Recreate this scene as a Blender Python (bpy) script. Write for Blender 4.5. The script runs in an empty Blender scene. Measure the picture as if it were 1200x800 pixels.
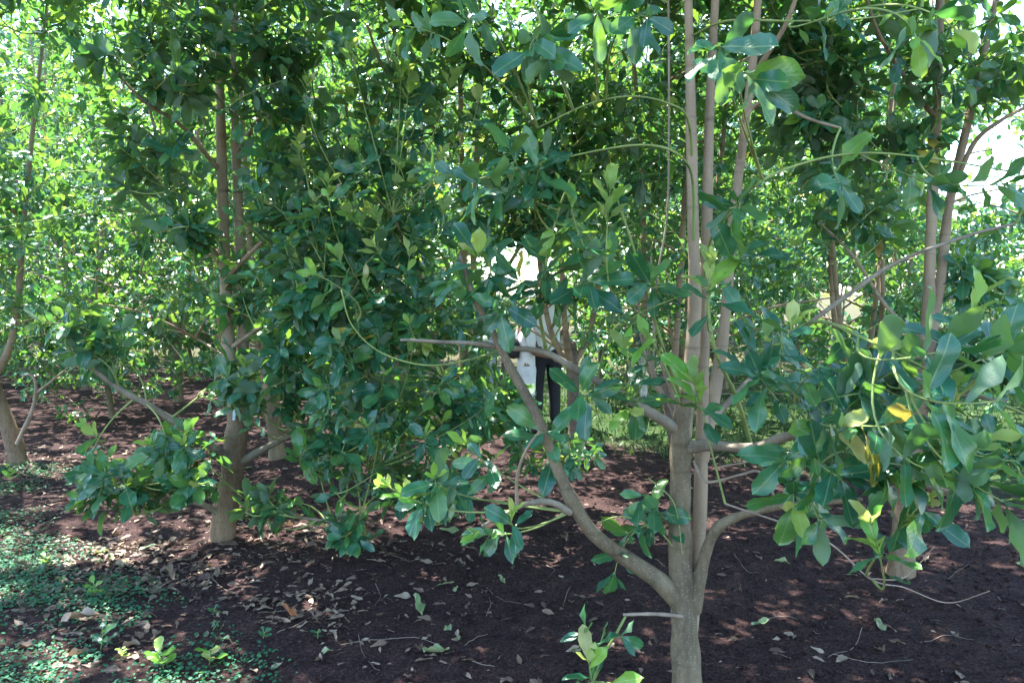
import bpy, math, random
import numpy as np
from mathutils import Vector, Matrix

random.seed(11)
RNG = np.random.default_rng(11)
scene = bpy.context.scene
COL = scene.collection

# ------------------------------------------------------------------ camera
CAM_H, FPX, PITCH = 1.5, 924.0, math.atan2(57.0, 924.0)
cam_data = bpy.data.cameras.new("camera")
cam_data.sensor_width = 36.0
cam_data.lens = 36.0 * FPX / 1200.0
cam_data.clip_start = 0.05
cam_data.clip_end = 2000.0
cam = bpy.data.objects.new("camera", cam_data)
cam.location = (0, 0, CAM_H)
cam.rotation_euler = (math.radians(90) - PITCH, 0, 0)
COL.objects.link(cam)
scene.camera = cam

# ------------------------------------------------------------------ sky, sun, exposure
SUN_EL, SUN_AZ = math.radians(64), math.radians(-42)      # azimuth from +Y (view direction), negative = left
world = bpy.data.worlds.new("World")
scene.world = world
world.use_nodes = True
wn = world.node_tree
sky = wn.nodes.new("ShaderNodeTexSky")
sky.sky_type = 'NISHITA'
sky.sun_disc = False
sky.sun_elevation = SUN_EL
sky.sun_rotation = SUN_AZ
sky.air_density = 1.0
sky.dust_density = 0.6
sky.ozone_density = 2.0
bg = wn.nodes["Background"]
bg.inputs[1].default_value = 0.15
wn.links.new(sky.outputs[0], bg.inputs[0])
sun_data = bpy.data.lights.new("sun", 'SUN')
sun_data.energy = 5.0
sun_data.angle = math.radians(0.55)
sun_data.color = (1.0, 0.96, 0.89)
sun = bpy.data.objects.new("sun", sun_data)
sd = Vector((math.sin(SUN_AZ) * math.cos(SUN_EL), math.cos(SUN_AZ) * math.cos(SUN_EL), math.sin(SUN_EL)))
sun.rotation_euler = sd.to_track_quat('Z', 'Y').to_euler()
sun.location = (0, 0, 12)
COL.objects.link(sun)
vs = scene.view_settings
vs.view_transform = 'Standard'
vs.look = 'None'
vs.gamma = 1.0
vs.use_curve_mapping = False
vs.exposure = 2.9
scene.render.engine = 'CYCLES'
scene.cycles.max_bounces = 6
scene.cycles.diffuse_bounces = 5
scene.cycles.glossy_bounces = 3
scene.cycles.transmission_bounces = 5
scene.cycles.use_denoising = True
scene.cycles.sample_clamp_indirect = 6.0

# ------------------------------------------------------------------ helpers
_cp, _sp = math.cos(PITCH), math.sin(PITCH)

def P(u, v, d):
    """Real-world point at distance d (metres, along the view) seen at (u, v) of the 1200x800 photograph."""
    x, y = (u - 600.0) / FPX, (400.0 - v) / FPX
    dy = _cp + y * _sp
    dz = -_sp + y * _cp
    k = d / dy
    return np.array([x * k, d, CAM_H + dz * k])

def project(p):
    q = p - np.array([0, 0, CAM_H])
    depth = q[:, 1] * _cp - q[:, 2] * _sp
    up = q[:, 1] * _sp + q[:, 2] * _cp
    return 600 + FPX * q[:, 0] / depth, 400 - FPX * up / depth, depth

def norm(a):
    return a / (np.linalg.norm(a, axis=-1, keepdims=True) + 1e-9)

def tag(o, label=None, cat=None, group=None, kind=None):
    if label: o["label"] = label
    if cat: o["category"] = cat
    if group: o["group"] = group
    if kind: o["kind"] = kind
    return o

def empty(name, loc, label=None, cat=None, group=None):
    o = bpy.data.objects.new(name, None)
    o.empty_display_size = 0.1
    o.location = tuple(float(c) for c in loc)
    COL.objects.link(o)
    return tag(o, label, cat, group)

def link(name, mesh, parent=None):
    o = bpy.data.objects.new(name, mesh)
    COL.objects.link(o)
    if parent is not None:
        o.parent = parent
    return o

def make_mesh(name, verts, faces_idx, loops_per_face, mats, mat_idx=None, uv=None, rnd=None, smooth=True):
    """verts (n,3); faces_idx flat loop vertex indices; constant loops per face."""
    me = bpy.data.meshes.new(name)
    nv, nl = len(verts), len(faces_idx)
    nf = nl // loops_per_face
    me.vertices.add(nv)
    me.vertices.foreach_set("co", np.ascontiguousarray(verts, dtype=np.float32).ravel())
    me.loops.add(nl)
    me.loops.foreach_set("vertex_index", np.ascontiguousarray(faces_idx, dtype=np.int32))
    me.polygons.add(nf)
    me.polygons.foreach_set("loop_start", np.arange(0, nl, loops_per_face, dtype=np.int32))
    if mat_idx is not None:
        me.polygons.foreach_set("material_index", np.ascontiguousarray(mat_idx, dtype=np.int32))
    me.polygons.foreach_set("use_smooth", np.full(nf, smooth, dtype=bool))
    if uv is not None:
        l = me.uv_layers.new(name="UVMap")
        l.data.foreach_set("uv", np.ascontiguousarray(uv[faces_idx], dtype=np.float32).ravel())
    if rnd is not None:
        at = me.attributes.new("rnd", 'FLOAT', 'POINT')
        at.data.foreach_set("value", np.ascontiguousarray(rnd, dtype=np.float32))
    for m in mats:
        me.materials.append(m)
    me.update()
    me.validate()
    return me

# ------------------------------------------------------------------ materials
def new_mat(name):
    m = bpy.data.materials.new(name)
    m.use_nodes = True
    nt = m.node_tree
    nt.nodes.clear()
    out = nt.nodes.new("ShaderNodeOutputMaterial")
    return m, nt, out

def N(nt, t, **kw):
    n = nt.nodes.new(t)
    for k, v in kw.items():
        if k.startswith("i_"):
            n.inputs[k[2:].replace("_", " ")].default_value = v
        else:
            setattr(n, k, v)
    return n

def math_node(nt, op, a, b=None, clamp=False):
    n = nt.nodes.new("ShaderNodeMath")
    n.operation = op
    n.use_clamp = clamp
    for i, x in enumerate((a, b)):
        if x is None: continue
        if isinstance(x, (int, float)): n.inputs[i].default_value = x
        else: nt.links.new(x, n.inputs[i])
    return n.outputs[0]

def ramp(nt, fac, stops):
    n = nt.nodes.new("ShaderNodeValToRGB")
    e = n.color_ramp.elements
    e[0].position, e[0].color = stops[0][0], (*stops[0][1], 1)
    e[1].position, e[1].color = stops[-1][0], (*stops[-1][1], 1)
    for p, c in stops[1:-1]:
        x = e.new(p)
        x.color = (*c, 1)
    nt.links.new(fac, n.inputs[0])
    return n.outputs[0]

def mixc(nt, fac, a, b):
    n = nt.nodes.new("ShaderNodeMix")
    n.data_type = 'RGBA'
    for sock, x in ((n.inputs[0], fac), (n.inputs[6], a), (n.inputs[7], b)):
        if isinstance(x, (int, float)): sock.default_value = x
        elif isinstance(x, tuple): sock.default_value = (*x, 1)
        else: nt.links.new(x, sock)
    return n.outputs[2]

def leaf_material(name, stops, under, trans_stops, rough, trans, vein=(0.25, 0.34, 0.12), spec=0.5):
    m, nt, out = new_mat(name)
    L = nt.links.new
    uvn = N(nt, "ShaderNodeUVMap", uv_map="UVMap")
    sep = N(nt, "ShaderNodeSeparateXYZ")
    L(uvn.outputs[0], sep.inputs[0])
    ax = math_node(nt, 'ABSOLUTE', math_node(nt, 'SUBTRACT', sep.outputs[0], 0.5))
    info = N(nt, "ShaderNodeObjectInfo")
    at = N(nt, "ShaderNodeAttribute", attribute_name="rnd")
    r = math_node(nt, 'FRACT', math_node(nt, 'ADD', info.outputs["Random"], at.outputs["Fac"]))
    col = ramp(nt, r, stops)
    tcol = ramp(nt, r, trans_stops)
    # blotches inside the blade
    geo = N(nt, "ShaderNodeNewGeometry")
    nz = N(nt, "ShaderNodeTexNoise", i_Scale=26.0, i_Detail=3.0)
    L(geo.outputs["Position"], nz.inputs["Vector"])
    hsv = N(nt, "ShaderNodeHueSaturation")
    L(col, hsv.inputs["Color"])
    L(math_node(nt, 'ADD', math_node(nt, 'MULTIPLY', nz.outputs[0], 0.9), 0.55), hsv.inputs["Value"])
    rib = math_node(nt, 'SUBTRACT', 1.0, math_node(nt, 'MULTIPLY', ax, 24.0), clamp=True)
    # side veins slanting forward from the midrib
    ph = math_node(nt, 'SUBTRACT', math_node(nt, 'MULTIPLY', sep.outputs[1], 52.0), math_node(nt, 'MULTIPLY', ax, 44.0))
    wv = math_node(nt, 'POWER', math_node(nt, 'ABSOLUTE', math_node(nt, 'COSINE', math_node(nt, 'MULTIPLY', ph, 0.5))), 22.0)
    veins = math_node(nt, 'MULTIPLY', wv, 0.13)
    c1 = mixc(nt, math_node(nt, 'MAXIMUM', math_node(nt, 'MULTIPLY', rib, 0.7), veins), hsv.outputs[0], vein)
    c2 = mixc(nt, geo.outputs["Backfacing"], c1, under)
    bump = N(nt, "ShaderNodeBump", i_Strength=0.16, i_Distance=0.002)
    L(math_node(nt, 'SUBTRACT', math_node(nt, 'MULTIPLY', nz.outputs[0], 0.5), math_node(nt, 'ADD', wv, rib)), bump.inputs["Height"])
    b = N(nt, "ShaderNodeBsdfPrincipled")
    L(c2, b.inputs["Base Color"])
    b.inputs["Specular IOR Level"].default_value = spec
    rr = math_node(nt, 'ADD', math_node(nt, 'MULTIPLY', geo.outputs["Backfacing"], 0.3), rough)
    L(rr, b.inputs["Roughness"])
    L(bump.outputs[0], b.inputs["Normal"])
    t = N(nt, "ShaderNodeBsdfTranslucent")
    L(tcol, t.inputs["Color"])
    mx = N(nt, "ShaderNodeMixShader")
    mx.inputs[0].default_value = trans
    L(b.outputs[0], mx.inputs[1])
    L(t.outputs[0], mx.inputs[2])
    L(mx.outputs[0], out.inputs[0])
    return m

M = {}
M['mature'] = leaf_material("leaf_mature",
    [(0, (0.011, 0.078, 0.050)), (0.45, (0.017, 0.112, 0.062)), (0.8, (0.030, 0.150, 0.060)), (1, (0.075, 0.185, 0.040))],
    (0.075, 0.145, 0.085), [(0, (0.08, 0.27, 0.04)), (1, (0.24, 0.42, 0.04))], 0.27, 0.32, spec=0.6)
M['young'] = leaf_material("leaf_young",
    [(0, (0.090, 0.270, 0.035)), (0.55, (0.190, 0.370, 0.050)), (0.8, (0.32, 0.40, 0.10)), (1, (0.400, 0.340, 0.150))],
    (0.20, 0.30, 0.12), [(0, (0.30, 0.55, 0.05)), (1, (0.50, 0.55, 0.12))], 0.30, 0.45, vein=(0.42, 0.48, 0.2))
M['yellow'] = leaf_material("leaf_yellow",
    [(0, (0.26, 0.25, 0.03)), (1, (0.36, 0.30, 0.05))], (0.35, 0.28, 0.1), [(0, (0.42, 0.42, 0.05)), (1, (0.5, 0.4, 0.06))], 0.4, 0.35)
M['dry'] = leaf_material("leaf_dry",
    [(0, (0.055, 0.032, 0.024)), (0.45, (0.125, 0.080, 0.056)), (0.8, (0.20, 0.145, 0.10)), (1, (0.29, 0.22, 0.16))],
    (0.22, 0.175, 0.13), [(0, (0.2, 0.12, 0.06)), (1, (0.3, 0.2, 0.1))], 0.6, 0.12, vein=(0.38, 0.3, 0.22), spec=0.3)
M['dry_pale'] = leaf_material("leaf_fallen_green",
    [(0, (0.12, 0.19, 0.07)), (1, (0.25, 0.29, 0.14))],
    (0.34, 0.38, 0.22), [(0, (0.3, 0.4, 0.1)), (1, (0.4, 0.4, 0.1))], 0.45, 0.15, vein=(0.4, 0.42, 0.25))
M['cover'] = leaf_material("ground_cover_leaf",
    [(0, (0.012, 0.085, 0.045)), (0.7, (0.020, 0.115, 0.058)), (1, (0.045, 0.17, 0.065))],
    (0.08, 0.17, 0.07), [(0, (0.15, 0.4, 0.06)), (1, (0.2, 0.4, 0.06))], 0.5, 0.22, spec=.2, vein=(.05, .16, .07))

M['grass'] = leaf_material("grass_blade",
    [(0, (0.022, 0.060, 0.018)), (0.7, (0.035, 0.085, 0.024)), (1, (0.10, 0.11, 0.04))],
    (0.04, 0.08, 0.03), [(0, (0.10, 0.24, 0.03)), (1, (0.16, 0.26, 0.04))], 0.5, 0.2)

def bark_material(name, c_lo, c_mid, c_hi, scale=1.0, lichen=0.35, bump=0.6):
    m, nt, out = new_mat(name)
    L = nt.links.new
    tc = N(nt, "ShaderNodeTexCoord")
    mp = N(nt, "ShaderNodeMapping")
    mp.inputs["Scale"].default_value = (1, 1, 0.35)
    L(tc.outputs["Object"], mp.inputs[0])
    n1 = N(nt, "ShaderNodeTexNoise", i_Scale=9.0 * scale, i_Detail=6.0, i_Roughness=0.65)
    L(mp.outputs[0], n1.inputs["Vector"])
    n2 = N(nt, "ShaderNodeTexNoise", i_Scale=70.0 * scale, i_Detail=4.0, i_Roughness=0.7)
    L(mp.outputs[0], n2.inputs["Vector"])
    c = ramp(nt, n1.outputs[0], [(0.3, c_lo), (0.52, c_mid), (0.72, c_hi)])
    # lenticels: small pale horizontal warts
    mp2 = N(nt, "ShaderNodeMapping")
    mp2.inputs["Scale"].default_value = (1, 1, 2.2)
    L(tc.outputs["Object"], mp2.inputs[0])
    vo = N(nt, "ShaderNodeTexVoronoi", i_Scale=75.0 * scale)
    L(mp2.outputs[0], vo.inputs["Vector"])
    spots = math_node(nt, 'MULTIPLY', math_node(nt, 'LESS_THAN', vo.outputs["Distance"], 0.26),
                      math_node(nt, 'GREATER_THAN', n2.outputs[0], 0.47))
    c = mixc(nt, math_node(nt, 'MULTIPLY', spots, 0.5), c, (0.30, 0.26, 0.19))
    c = mixc(nt, math_node(nt, 'MULTIPLY', math_node(nt, 'SUBTRACT', n2.outputs[0], 0.42, clamp=True), 2.0 * lichen), c, (0.30, 0.27, 0.21))
    # dark rings / old leaf scars
    w = N(nt, "ShaderNodeTexNoise", i_Scale=3.2 * scale, i_Detail=2.0)
    mp3 = N(nt, "ShaderNodeMapping")
    mp3.inputs["Scale"].default_value = (0.6, 0.6, 9.0)
    L(tc.outputs["Object"], mp3.inputs[0])
    L(mp3.outputs[0], w.inputs["Vector"])
    c = mixc(nt, math_node(nt, 'MULTIPLY', math_node(nt, 'SUBTRACT', w.outputs[0], 0.57, clamp=True), 3.5, clamp=True), c, tuple(x * 0.45 for x in c_lo))
    b = N(nt, "ShaderNodeBsdfPrincipled")
    b.inputs["Roughness"].default_value = 0.82
    b.inputs["Specular IOR Level"].default_value = 0.25
    L(c, b.inputs["Base Color"])
    bp = N(nt, "ShaderNodeBump", i_Strength=bump, i_Distance=0.004)
    L(math_node(nt, 'ADD', n2.outputs[0], math_node(nt, 'MULTIPLY', spots, 0.6)), bp.inputs["Height"])
    L(bp.outputs[0], b.inputs["Normal"])
    L(b.outputs[0], out.inputs[0])
    return m

M['bark'] = bark_material("bark_trunk", (0.072, 0.056, 0.033), (0.135, 0.105, 0.062), (0.21, 0.17, 0.105), lichen=.3)
M['bark_pale'] = bark_material("bark_stem", (0.17, 0.125, 0.078), (0.27, 0.20, 0.13), (0.35, 0.275, 0.185), lichen=0.2)
M['bark_dark'] = bark_material("bark_dark", (0.075, 0.055, 0.045), (0.12, 0.09, 0.07), (0.19, 0.15, 0.115))
M['bark_grey'] = bark_material("bark_grey", (0.105, 0.085, 0.058), (0.19, 0.158, 0.112), (0.28, 0.24, 0.18))
M['bark_warm'] = bark_material("bark_warm", (0.10, 0.065, 0.038), (0.155, 0.105, 0.062), (0.22, 0.16, 0.10))
M['shoot'] = bark_material("green_shoot", (0.12, 0.17, 0.045), (0.20, 0.26, 0.075), (0.27, 0.29, 0.11), lichen=0.1, bump=0.2)
M['dead_twig'] = bark_material("dead_twig", (0.16, 0.115, 0.08), (0.25, 0.19, 0.14), (0.34, 0.27, 0.21))

def plain(name, col, rough=0.7, noise=0.25, scale=30.0, metallic=0.0):
    m, nt, out = new_mat(name)
    tc = N(nt, "ShaderNodeTexCoord")
    nz = N(nt, "ShaderNodeTexNoise", i_Scale=scale, i_Detail=4.0)
    nt.links.new(tc.outputs["Object"], nz.inputs["Vector"])
    lo = tuple(c * (1 - noise) for c in col)
    hi = tuple(min(1, c * (1 + noise)) for c in col)
    c = ramp(nt, nz.outputs[0], [(0.3, lo), (0.7, hi)])
    b = N(nt, "ShaderNodeBsdfPrincipled")
    b.inputs["Roughness"].default_value = rough
    b.inputs["Metallic"].default_value = metallic
    nt.links.new(c, b.inputs["Base Color"])
    nt.links.new(b.outputs[0], out.inputs[0])
    return m

# ------------------------------------------------------------------ ground
COVER_EDGE = [(0, 590), (60, 632), (120, 668), (175, 715), (225, 755), (300, 800), (340, 830)]
cov = np.array([P(u, v, 1386.0 / (v - 343)) for u, v in COVER_EDGE])

def vnoise(x, y, seed):
    xi, yi = np.floor(x).astype(np.int64), np.floor(y).astype(np.int64)
    fx, fy = x - xi, y - yi
    fx, fy = fx * fx * (3 - 2 * fx), fy * fy * (3 - 2 * fy)
    def h(a, b):
        k = (a * 374761393 + b * 668265263 + seed * 974711) & 0x7fffffff
        k = ((k ^ (k >> 13)) * 1274126177) & 0x7fffffff
        return ((k ^ (k >> 16)) & 0xffff) / 65535.0
    return (h(xi, yi) * (1 - fx) + h(xi + 1, yi) * fx) * (1 - fy) + (h(xi, yi + 1) * (1 - fx) + h(xi + 1, yi + 1) * fx) * fy

def cover_amount(x, y):
    """> 0 inside the patch of low ground cover that lies left of the soil strip."""
    ex = np.interp(y, cov[::-1, 1], cov[::-1, 0])
    return ex - x

def ground_z(x, y):
    near = np.clip(1 - (np.hypot(x, y - 4) - 7) / 6, 0, 1)
    z = (vnoise(x * 0.9, y * 0.9, 3) - 0.5) * 0.07
    z = z + (vnoise(x * 3.1, y * 3.1, 5) - 0.5) * 0.028
    z = z + (vnoise(x * 9, y * 9, 7) - 0.5) * 0.016 * near + (vnoise(x * 27, y * 27, 9) - 0.5) * 0.010 * near
    for tx, ty, tr in TRUNKS:        # earth heaped round the feet of the trees
        rr = np.hypot(x - tx, y - ty)
        z = z + .035 * np.exp(-(rr / (tr * 2.6)) ** 2)
    return z

TRUNKS = [(P(u, v, d)[0], d, r) for u, v, d, r in ((806, 838, 2.8, .06), (258, 640, 4.65, .085), (528, 590, 5.6, .07), (1055, 692, 4.0, .07))] + [(-4.15, 6.6, .085), (.62, 7.7, .07), (3.0, 6.6, .06), (-3.0, 8.8, .07), (-2.1, 7.0, .07), (1.35, 6.2, .07)]

def axis(lo, hi, fine, far, grow=1.22):
    a = list(np.arange(lo, hi + fine * 0.5, fine))
    s = fine
    while a[-1] < far:
        s *= grow
        a.append(a[-1] + s)
    s = fine
    b = []
    x = lo
    while x > -far:
        s *= grow
        x -= s
        b.append(x)
    return np.array(b[::-1] + a)

gx = axis(-4.2, 4.2, 0.028, 600)
gy = axis(1.6, 8.5, 0.028, 600)
GX, GY = np.meshgrid(gx, gy)
GZ = ground_z(GX, GY)
nx, ny = len(gx), len(gy)
idx = np.arange(nx * ny).reshape(ny, nx)
quads = np.stack([idx[:-1, :-1], idx[:-1, 1:], idx[1:, 1:], idx[1:, :-1]], -1).reshape(-1)

def ground_material():
    m, nt, out = new_mat("orchard_soil")
    L = nt.links.new
    geo = N(nt, "ShaderNodeNewGeometry")
    pos = geo.outputs["Position"]
    def noise(s, d=5.0, r=0.6):
        n = N(nt, "ShaderNodeTexNoise", i_Scale=s, i_Detail=d, i_Roughness=r)
        L(pos, n.inputs["Vector"])
        return n.outputs[0]
    big, mid, fine = noise(0.7), noise(7.0, 6.0, 0.7), noise(60.0, 5.0, 0.75)
    c = ramp(nt, mid, [(0.28, (0.023, 0.0130, 0.0128)), (0.5, (0.039, 0.0215, 0.0205)), (0.75, (0.070, 0.039, 0.034))])
    c = mixc(nt, math_node(nt, 'MULTIPLY', math_node(nt, 'SUBTRACT', fine, 0.5, clamp=True), 2.2, clamp=True), c, (0.11, 0.066, 0.057))
    c = mixc(nt, math_node(nt, 'MULTIPLY', math_node(nt, 'SUBTRACT', big, 0.45, clamp=True), 1.3, clamp=True), c, (0.042, 0.026, 0.025))
    grit = noise(140.0, 3.0, 0.8)
    hs = N(nt, "ShaderNodeHueSaturation")
    L(c, hs.inputs["Color"])
    L(math_node(nt, 'ADD', math_node(nt, 'MULTIPLY', math_node(nt, 'SUBTRACT', math_node(nt, 'ADD', grit, fine), 0.78, clamp=True), 3.2), 0.35), hs.inputs["Value"])
    c = hs.outputs[0]
    # pale bits of rotted straw
    vo = N(nt, "ShaderNodeTexVoronoi", i_Scale=95.0)
    L(pos, vo.inputs["Vector"])
    bit = math_node(nt, 'MULTIPLY', math_node(nt, 'LESS_THAN', vo.outputs["Distance"], 0.17), math_node(nt, 'GREATER_THAN', mid, 0.50))
    c = mixc(nt, math_node(nt, 'MULTIPLY', bit, 0.75), c, (0.24, 0.165, 0.125))
    # short grass beyond the rows, at the right and far behind
    sep = N(nt, "ShaderNodeSeparateXYZ")
    L(pos, sep.inputs[0])
    a = math_node(nt, 'ADD', math_node(nt, 'MULTIPLY', sep.outputs[0], 1.0), sep.outputs[1])
    a = math_node(nt, 'ADD', a, math_node(nt, 'MULTIPLY', big, 3.0))
    gfac = math_node(nt, 'SUBTRACT', a, 10.2, clamp=True)
    gcol = ramp(nt, mid, [(0.3, (0.022, 0.045, 0.014)), (0.55, (0.035, 0.065, 0.02)), (0.75, (0.075, 0.08, 0.035))])
    c = mixc(nt, gfac, c, gcol)
    far = math_node(nt, 'MULTIPLY', math_node(nt, 'SUBTRACT', sep.outputs[1], 14.0), 0.4, clamp=True)
    c = mixc(nt, far, c, mixc(nt, mid, (0.035, 0.03, 0.02), (0.08, 0.08, 0.035)))
    b = N(nt, "ShaderNodeBsdfPrincipled")
    b.inputs["Roughness"].default_value = 0.95
    b.inputs["Specular IOR Level"].default_value = 0.12
    L(c, b.inputs["Base Color"])
    bp = N(nt, "ShaderNodeBump", i_Strength=1.0, i_Distance=0.025)
    L(math_node(nt, 'ADD', fine, math_node(nt, 'MULTIPLY', noise(220.0, 3.0), 0.4)), bp.inputs["Height"])
    L(bp.outputs[0], b.inputs["Normal"])
    L(b.outputs[0], out.inputs[0])
    return m

M['soil'] = ground_material()
g = link("ground", make_mesh("ground", np.stack([GX, GY, GZ], -1).reshape(-1, 3), quads, 4, [M['soil']]))
tag(g, "dark reddish brown bare soil under the trees", kind="structure")

# ------------------------------------------------------------------ tubes (trunks, limbs, twigs)
def catmull(pts, n):
    pts = np.asarray(pts, float)
    ext = np.vstack([2 * pts[0] - pts[1], pts, 2 * pts[-1] - pts[-2]])
    seg = len(pts) - 1
    t = np.linspace(0, seg, n)
    i = np.minimum(t.astype(int), seg - 1)
    f = (t - i)[:, None]
    p0, p1, p2, p3 = ext[i], ext[i + 1], ext[i + 2], ext[i + 3]
    return 0.5 * ((2 * p1) + (-p0 + p2) * f + (2 * p0 - 5 * p1 + 4 * p2 - p3) * f ** 2 + (-p0 + 3 * p1 - 3 * p2 + p3) * f ** 3)

def tube_arrays(line, rad, sides):
    """line (n,3), rad (n,) -> verts, quads (flat)"""
    n = len(line)
    t = norm(np.gradient(line, axis=0))
    ref = np.array([1.0, 0.13, 0.07]) if abs(t[0, 0]) < 0.8 else np.array([0.1, 1.0, 0.05])
    b = norm(np.cross(t, ref))
    c = np.cross(t, b)
    an = np.linspace(0, 2 * math.pi, sides, endpoint=False)
    v = line[:, None, :] + rad[:, None, None] * (np.cos(an)[None, :, None] * b[:, None, :] + np.sin(an)[None, :, None] * c[:, None, :])
    i = np.arange(n * sides).reshape(n, sides)
    j = np.roll(i, -1, axis=1)
    q = np.stack([i[:-1], j[:-1], j[1:], i[1:]], -1).reshape(-1)
    # end cap
    tip = n * sides
    v = np.vstack([v.reshape(-1, 3), line[-1] + t[-1] * rad[-1] * 0.6])
    e = i[-1]
    cap = np.stack([e, np.roll(e, -1), np.full(sides, tip), np.full(sides, tip)], -1)
    return v, q, cap

def tube_mesh(name, lines, sides, mat, origin, wob=0.06):
    """lines: list of (line, rad); one mesh"""
    V, F, off = [], [], 0
    for line, rad in lines:
        v, q, cap = tube_arrays(line, rad, sides)
        if wob and sides > 5:
            ph = v * 37.0
            v = v + (np.sin(ph[:, [1, 2, 0]]) * np.mean(rad) * wob)
        V.append(v - origin)
        tri = np.concatenate([q.reshape(-1, 4)[:, [0, 1, 2]], q.reshape(-1, 4)[:, [0, 2, 3]], cap[:, :3]])
        F.append(tri + off)
        off += len(v)
    return make_mesh(name, np.vstack(V), np.vstack(F).reshape(-1), 3, [mat])

# ------------------------------------------------------------------ leaf blades
def leaf_blade(stations, width, fold, curl, wave, seed, wtip=0.62, crenate=0.0, twist=0.0):
    """an obovate blade along +Y (length 1), normal +Z; returns verts, tris, uv"""
    r = np.random.default_rng(seed)
    ys = np.linspace(0, 1, stations + 1)
    V, UV = [], []
    for k, y in enumerate(ys):
        # widest at wtip, narrow wedge base, rounded tip
        if y < wtip: w = math.sin(0.5 * math.pi * (y / wtip)) ** 1.35
        else: w = math.sqrt(max(0.0, 1 - ((y - wtip) / (1.0 - wtip)) ** 2.3))
        w = 0.5 * width * max(w, 0.035)
        w *= 1 + crenate * (1 if k % 2 else -1)
        z = -curl * y * y + 0.02 * math.sin(7 * y + seed)
        a = twist * y
        for s in (-1, 0, 1):
            ww = w * s * (1 + 0.06 * r.standard_normal())
            zz = abs(ww) * fold + wave * math.sin(11 * y + s * 1.4 + seed) * abs(s) * 0.05
            V.append((ww * math.cos(a) - zz * math.sin(a), y - 0.05 * curl * y, z + zz * math.cos(a) + ww * math.sin(a)))
            UV.append((0.5 + 0.5 * s * (w / (0.5 * width)), y))
    T = []
    for k in range(stations):
        o = 3 * k
        T += [(o, o + 1, o + 4), (o, o + 4, o + 3), (o + 1, o + 2, o + 5), (o + 1, o + 5, o + 4)]
    return np.array(V), np.array(T), np.array(UV)

LEAF_HI = [leaf_blade(11, 0.43 + 0.04 * (i % 3 - 1), 0.20 + 0.12 * (i % 2), (0.06, 0.14, 0.22, 0.0, 0.10, 0.17)[i], 0.8, i, 0.57 + 0.03 * (i % 3), 0.022, (0, .2, -.15, .1, -.25, .2)[i]) for i in range(6)]
LEAF_MD = [leaf_blade(5, 0.45 + 0.05 * (i % 3 - 1), 0.26, (0.06, 0.14, 0.22, 0.02)[i], 0.8, i, 0.6, 0.0, (0, .25, -.2, .1)[i]) for i in range(4)]
LEAF_LO = [leaf_blade(3, 0.50, 0.30, 0.12 + 0.12 * i, 0.6, i, 0.55) for i in range(2)]
CURL = [leaf_blade(11, 0.42, 0.9, (0.5, -0.45, 0.2, -0.25)[i], 1.8, 20 + i, 0.5, 0.02, (0.5, -0.7, 0.9, -0.4)[i]) for i in range(4)]
KINDS = ['mature', 'young', 'yellow']

def blade_mesh(name, blade, mat):
    v, t, uv = blade
    return make_mesh(name, v, t.reshape(-1), 3, [mat], uv=uv)

LEAF_MESH = {k: [blade_mesh("leaf_" + k, b, M[k]) for b in LEAF_HI] for k in KINDS}

def merged_leaves(name, L, blades, origin, mats=None):
    """L: dict of arrays pos, t, n, size, wid, kind"""
    mats = mats or [M[k] for k in KINDS]
    nL = len(L['pos'])
    which = RNG.integers(0, len(blades), nL)
    VV, FF, UU, RR, MM = [], [], [], [], []
    off = 0
    b = norm(np.cross(L['t'], L['n']))
    rn = RNG.random(nL)
    for k, (v, t, uv) in enumerate(blades):
        s = np.where(which == k)[0]
        if not len(s): continue
        S = L['size'][s][:, None, None]
        co = (L['pos'][s] - origin)[:, None, :] + S * (v[None, :, 0:1] * b[s][:, None, :] * L['wid'][s][:, None, None]
              + v[None, :, 1:2] * L['t'][s][:, None, :] + v[None, :, 2:3] * L['n'][s][:, None, :])
        nvv = len(v)
        VV.append(co.reshape(-1, 3))
        FF.append((t[None] + (np.arange(len(s)) * nvv)[:, None, None]).reshape(-1, 3) + off)
        UU.append(np.tile(uv, (len(s), 1)))
        RR.append(np.repeat(rn[s], nvv))
        MM.append(np.repeat(L['kind'][s], len(t)))
        off += len(s) * nvv
    return make_mesh(name, np.vstack(VV), np.vstack(FF).reshape(-1), 3, mats, mat_idx=np.concatenate(MM), uv=np.vstack(UU), rnd=np.concatenate(RR))

# places kept open: the straight grassy alley that runs back between the rows to the path
ALLEYS = [(P(625, 385, 3.0), P(625, 385, 11.0), 0.13, 0.42), (P(600, 318, 3.2), P(600, 318, 30.0), 0.07, 1.1),
          (P(985, 360, 4.5), P(985, 360, 30), 0.10, 1.0), (P(1160, 190, 4.5), P(1160, 190, 30), 0.20, 1.7)]

def in_alley(p):
    m = np.zeros(len(p), bool)
    for a, b, ra, rb in ALLEYS:
        d = b - a
        t = np.clip(((p - a) @ d) / (d @ d), 0, 1)
        q = a + t[:, None] * d
        inside = ((p - a) @ d > 0) & ((p - b) @ d < 0)
        m |= inside & (np.linalg.norm(p - q, axis=1) < ra + (rb - ra) * t)
    return m

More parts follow.
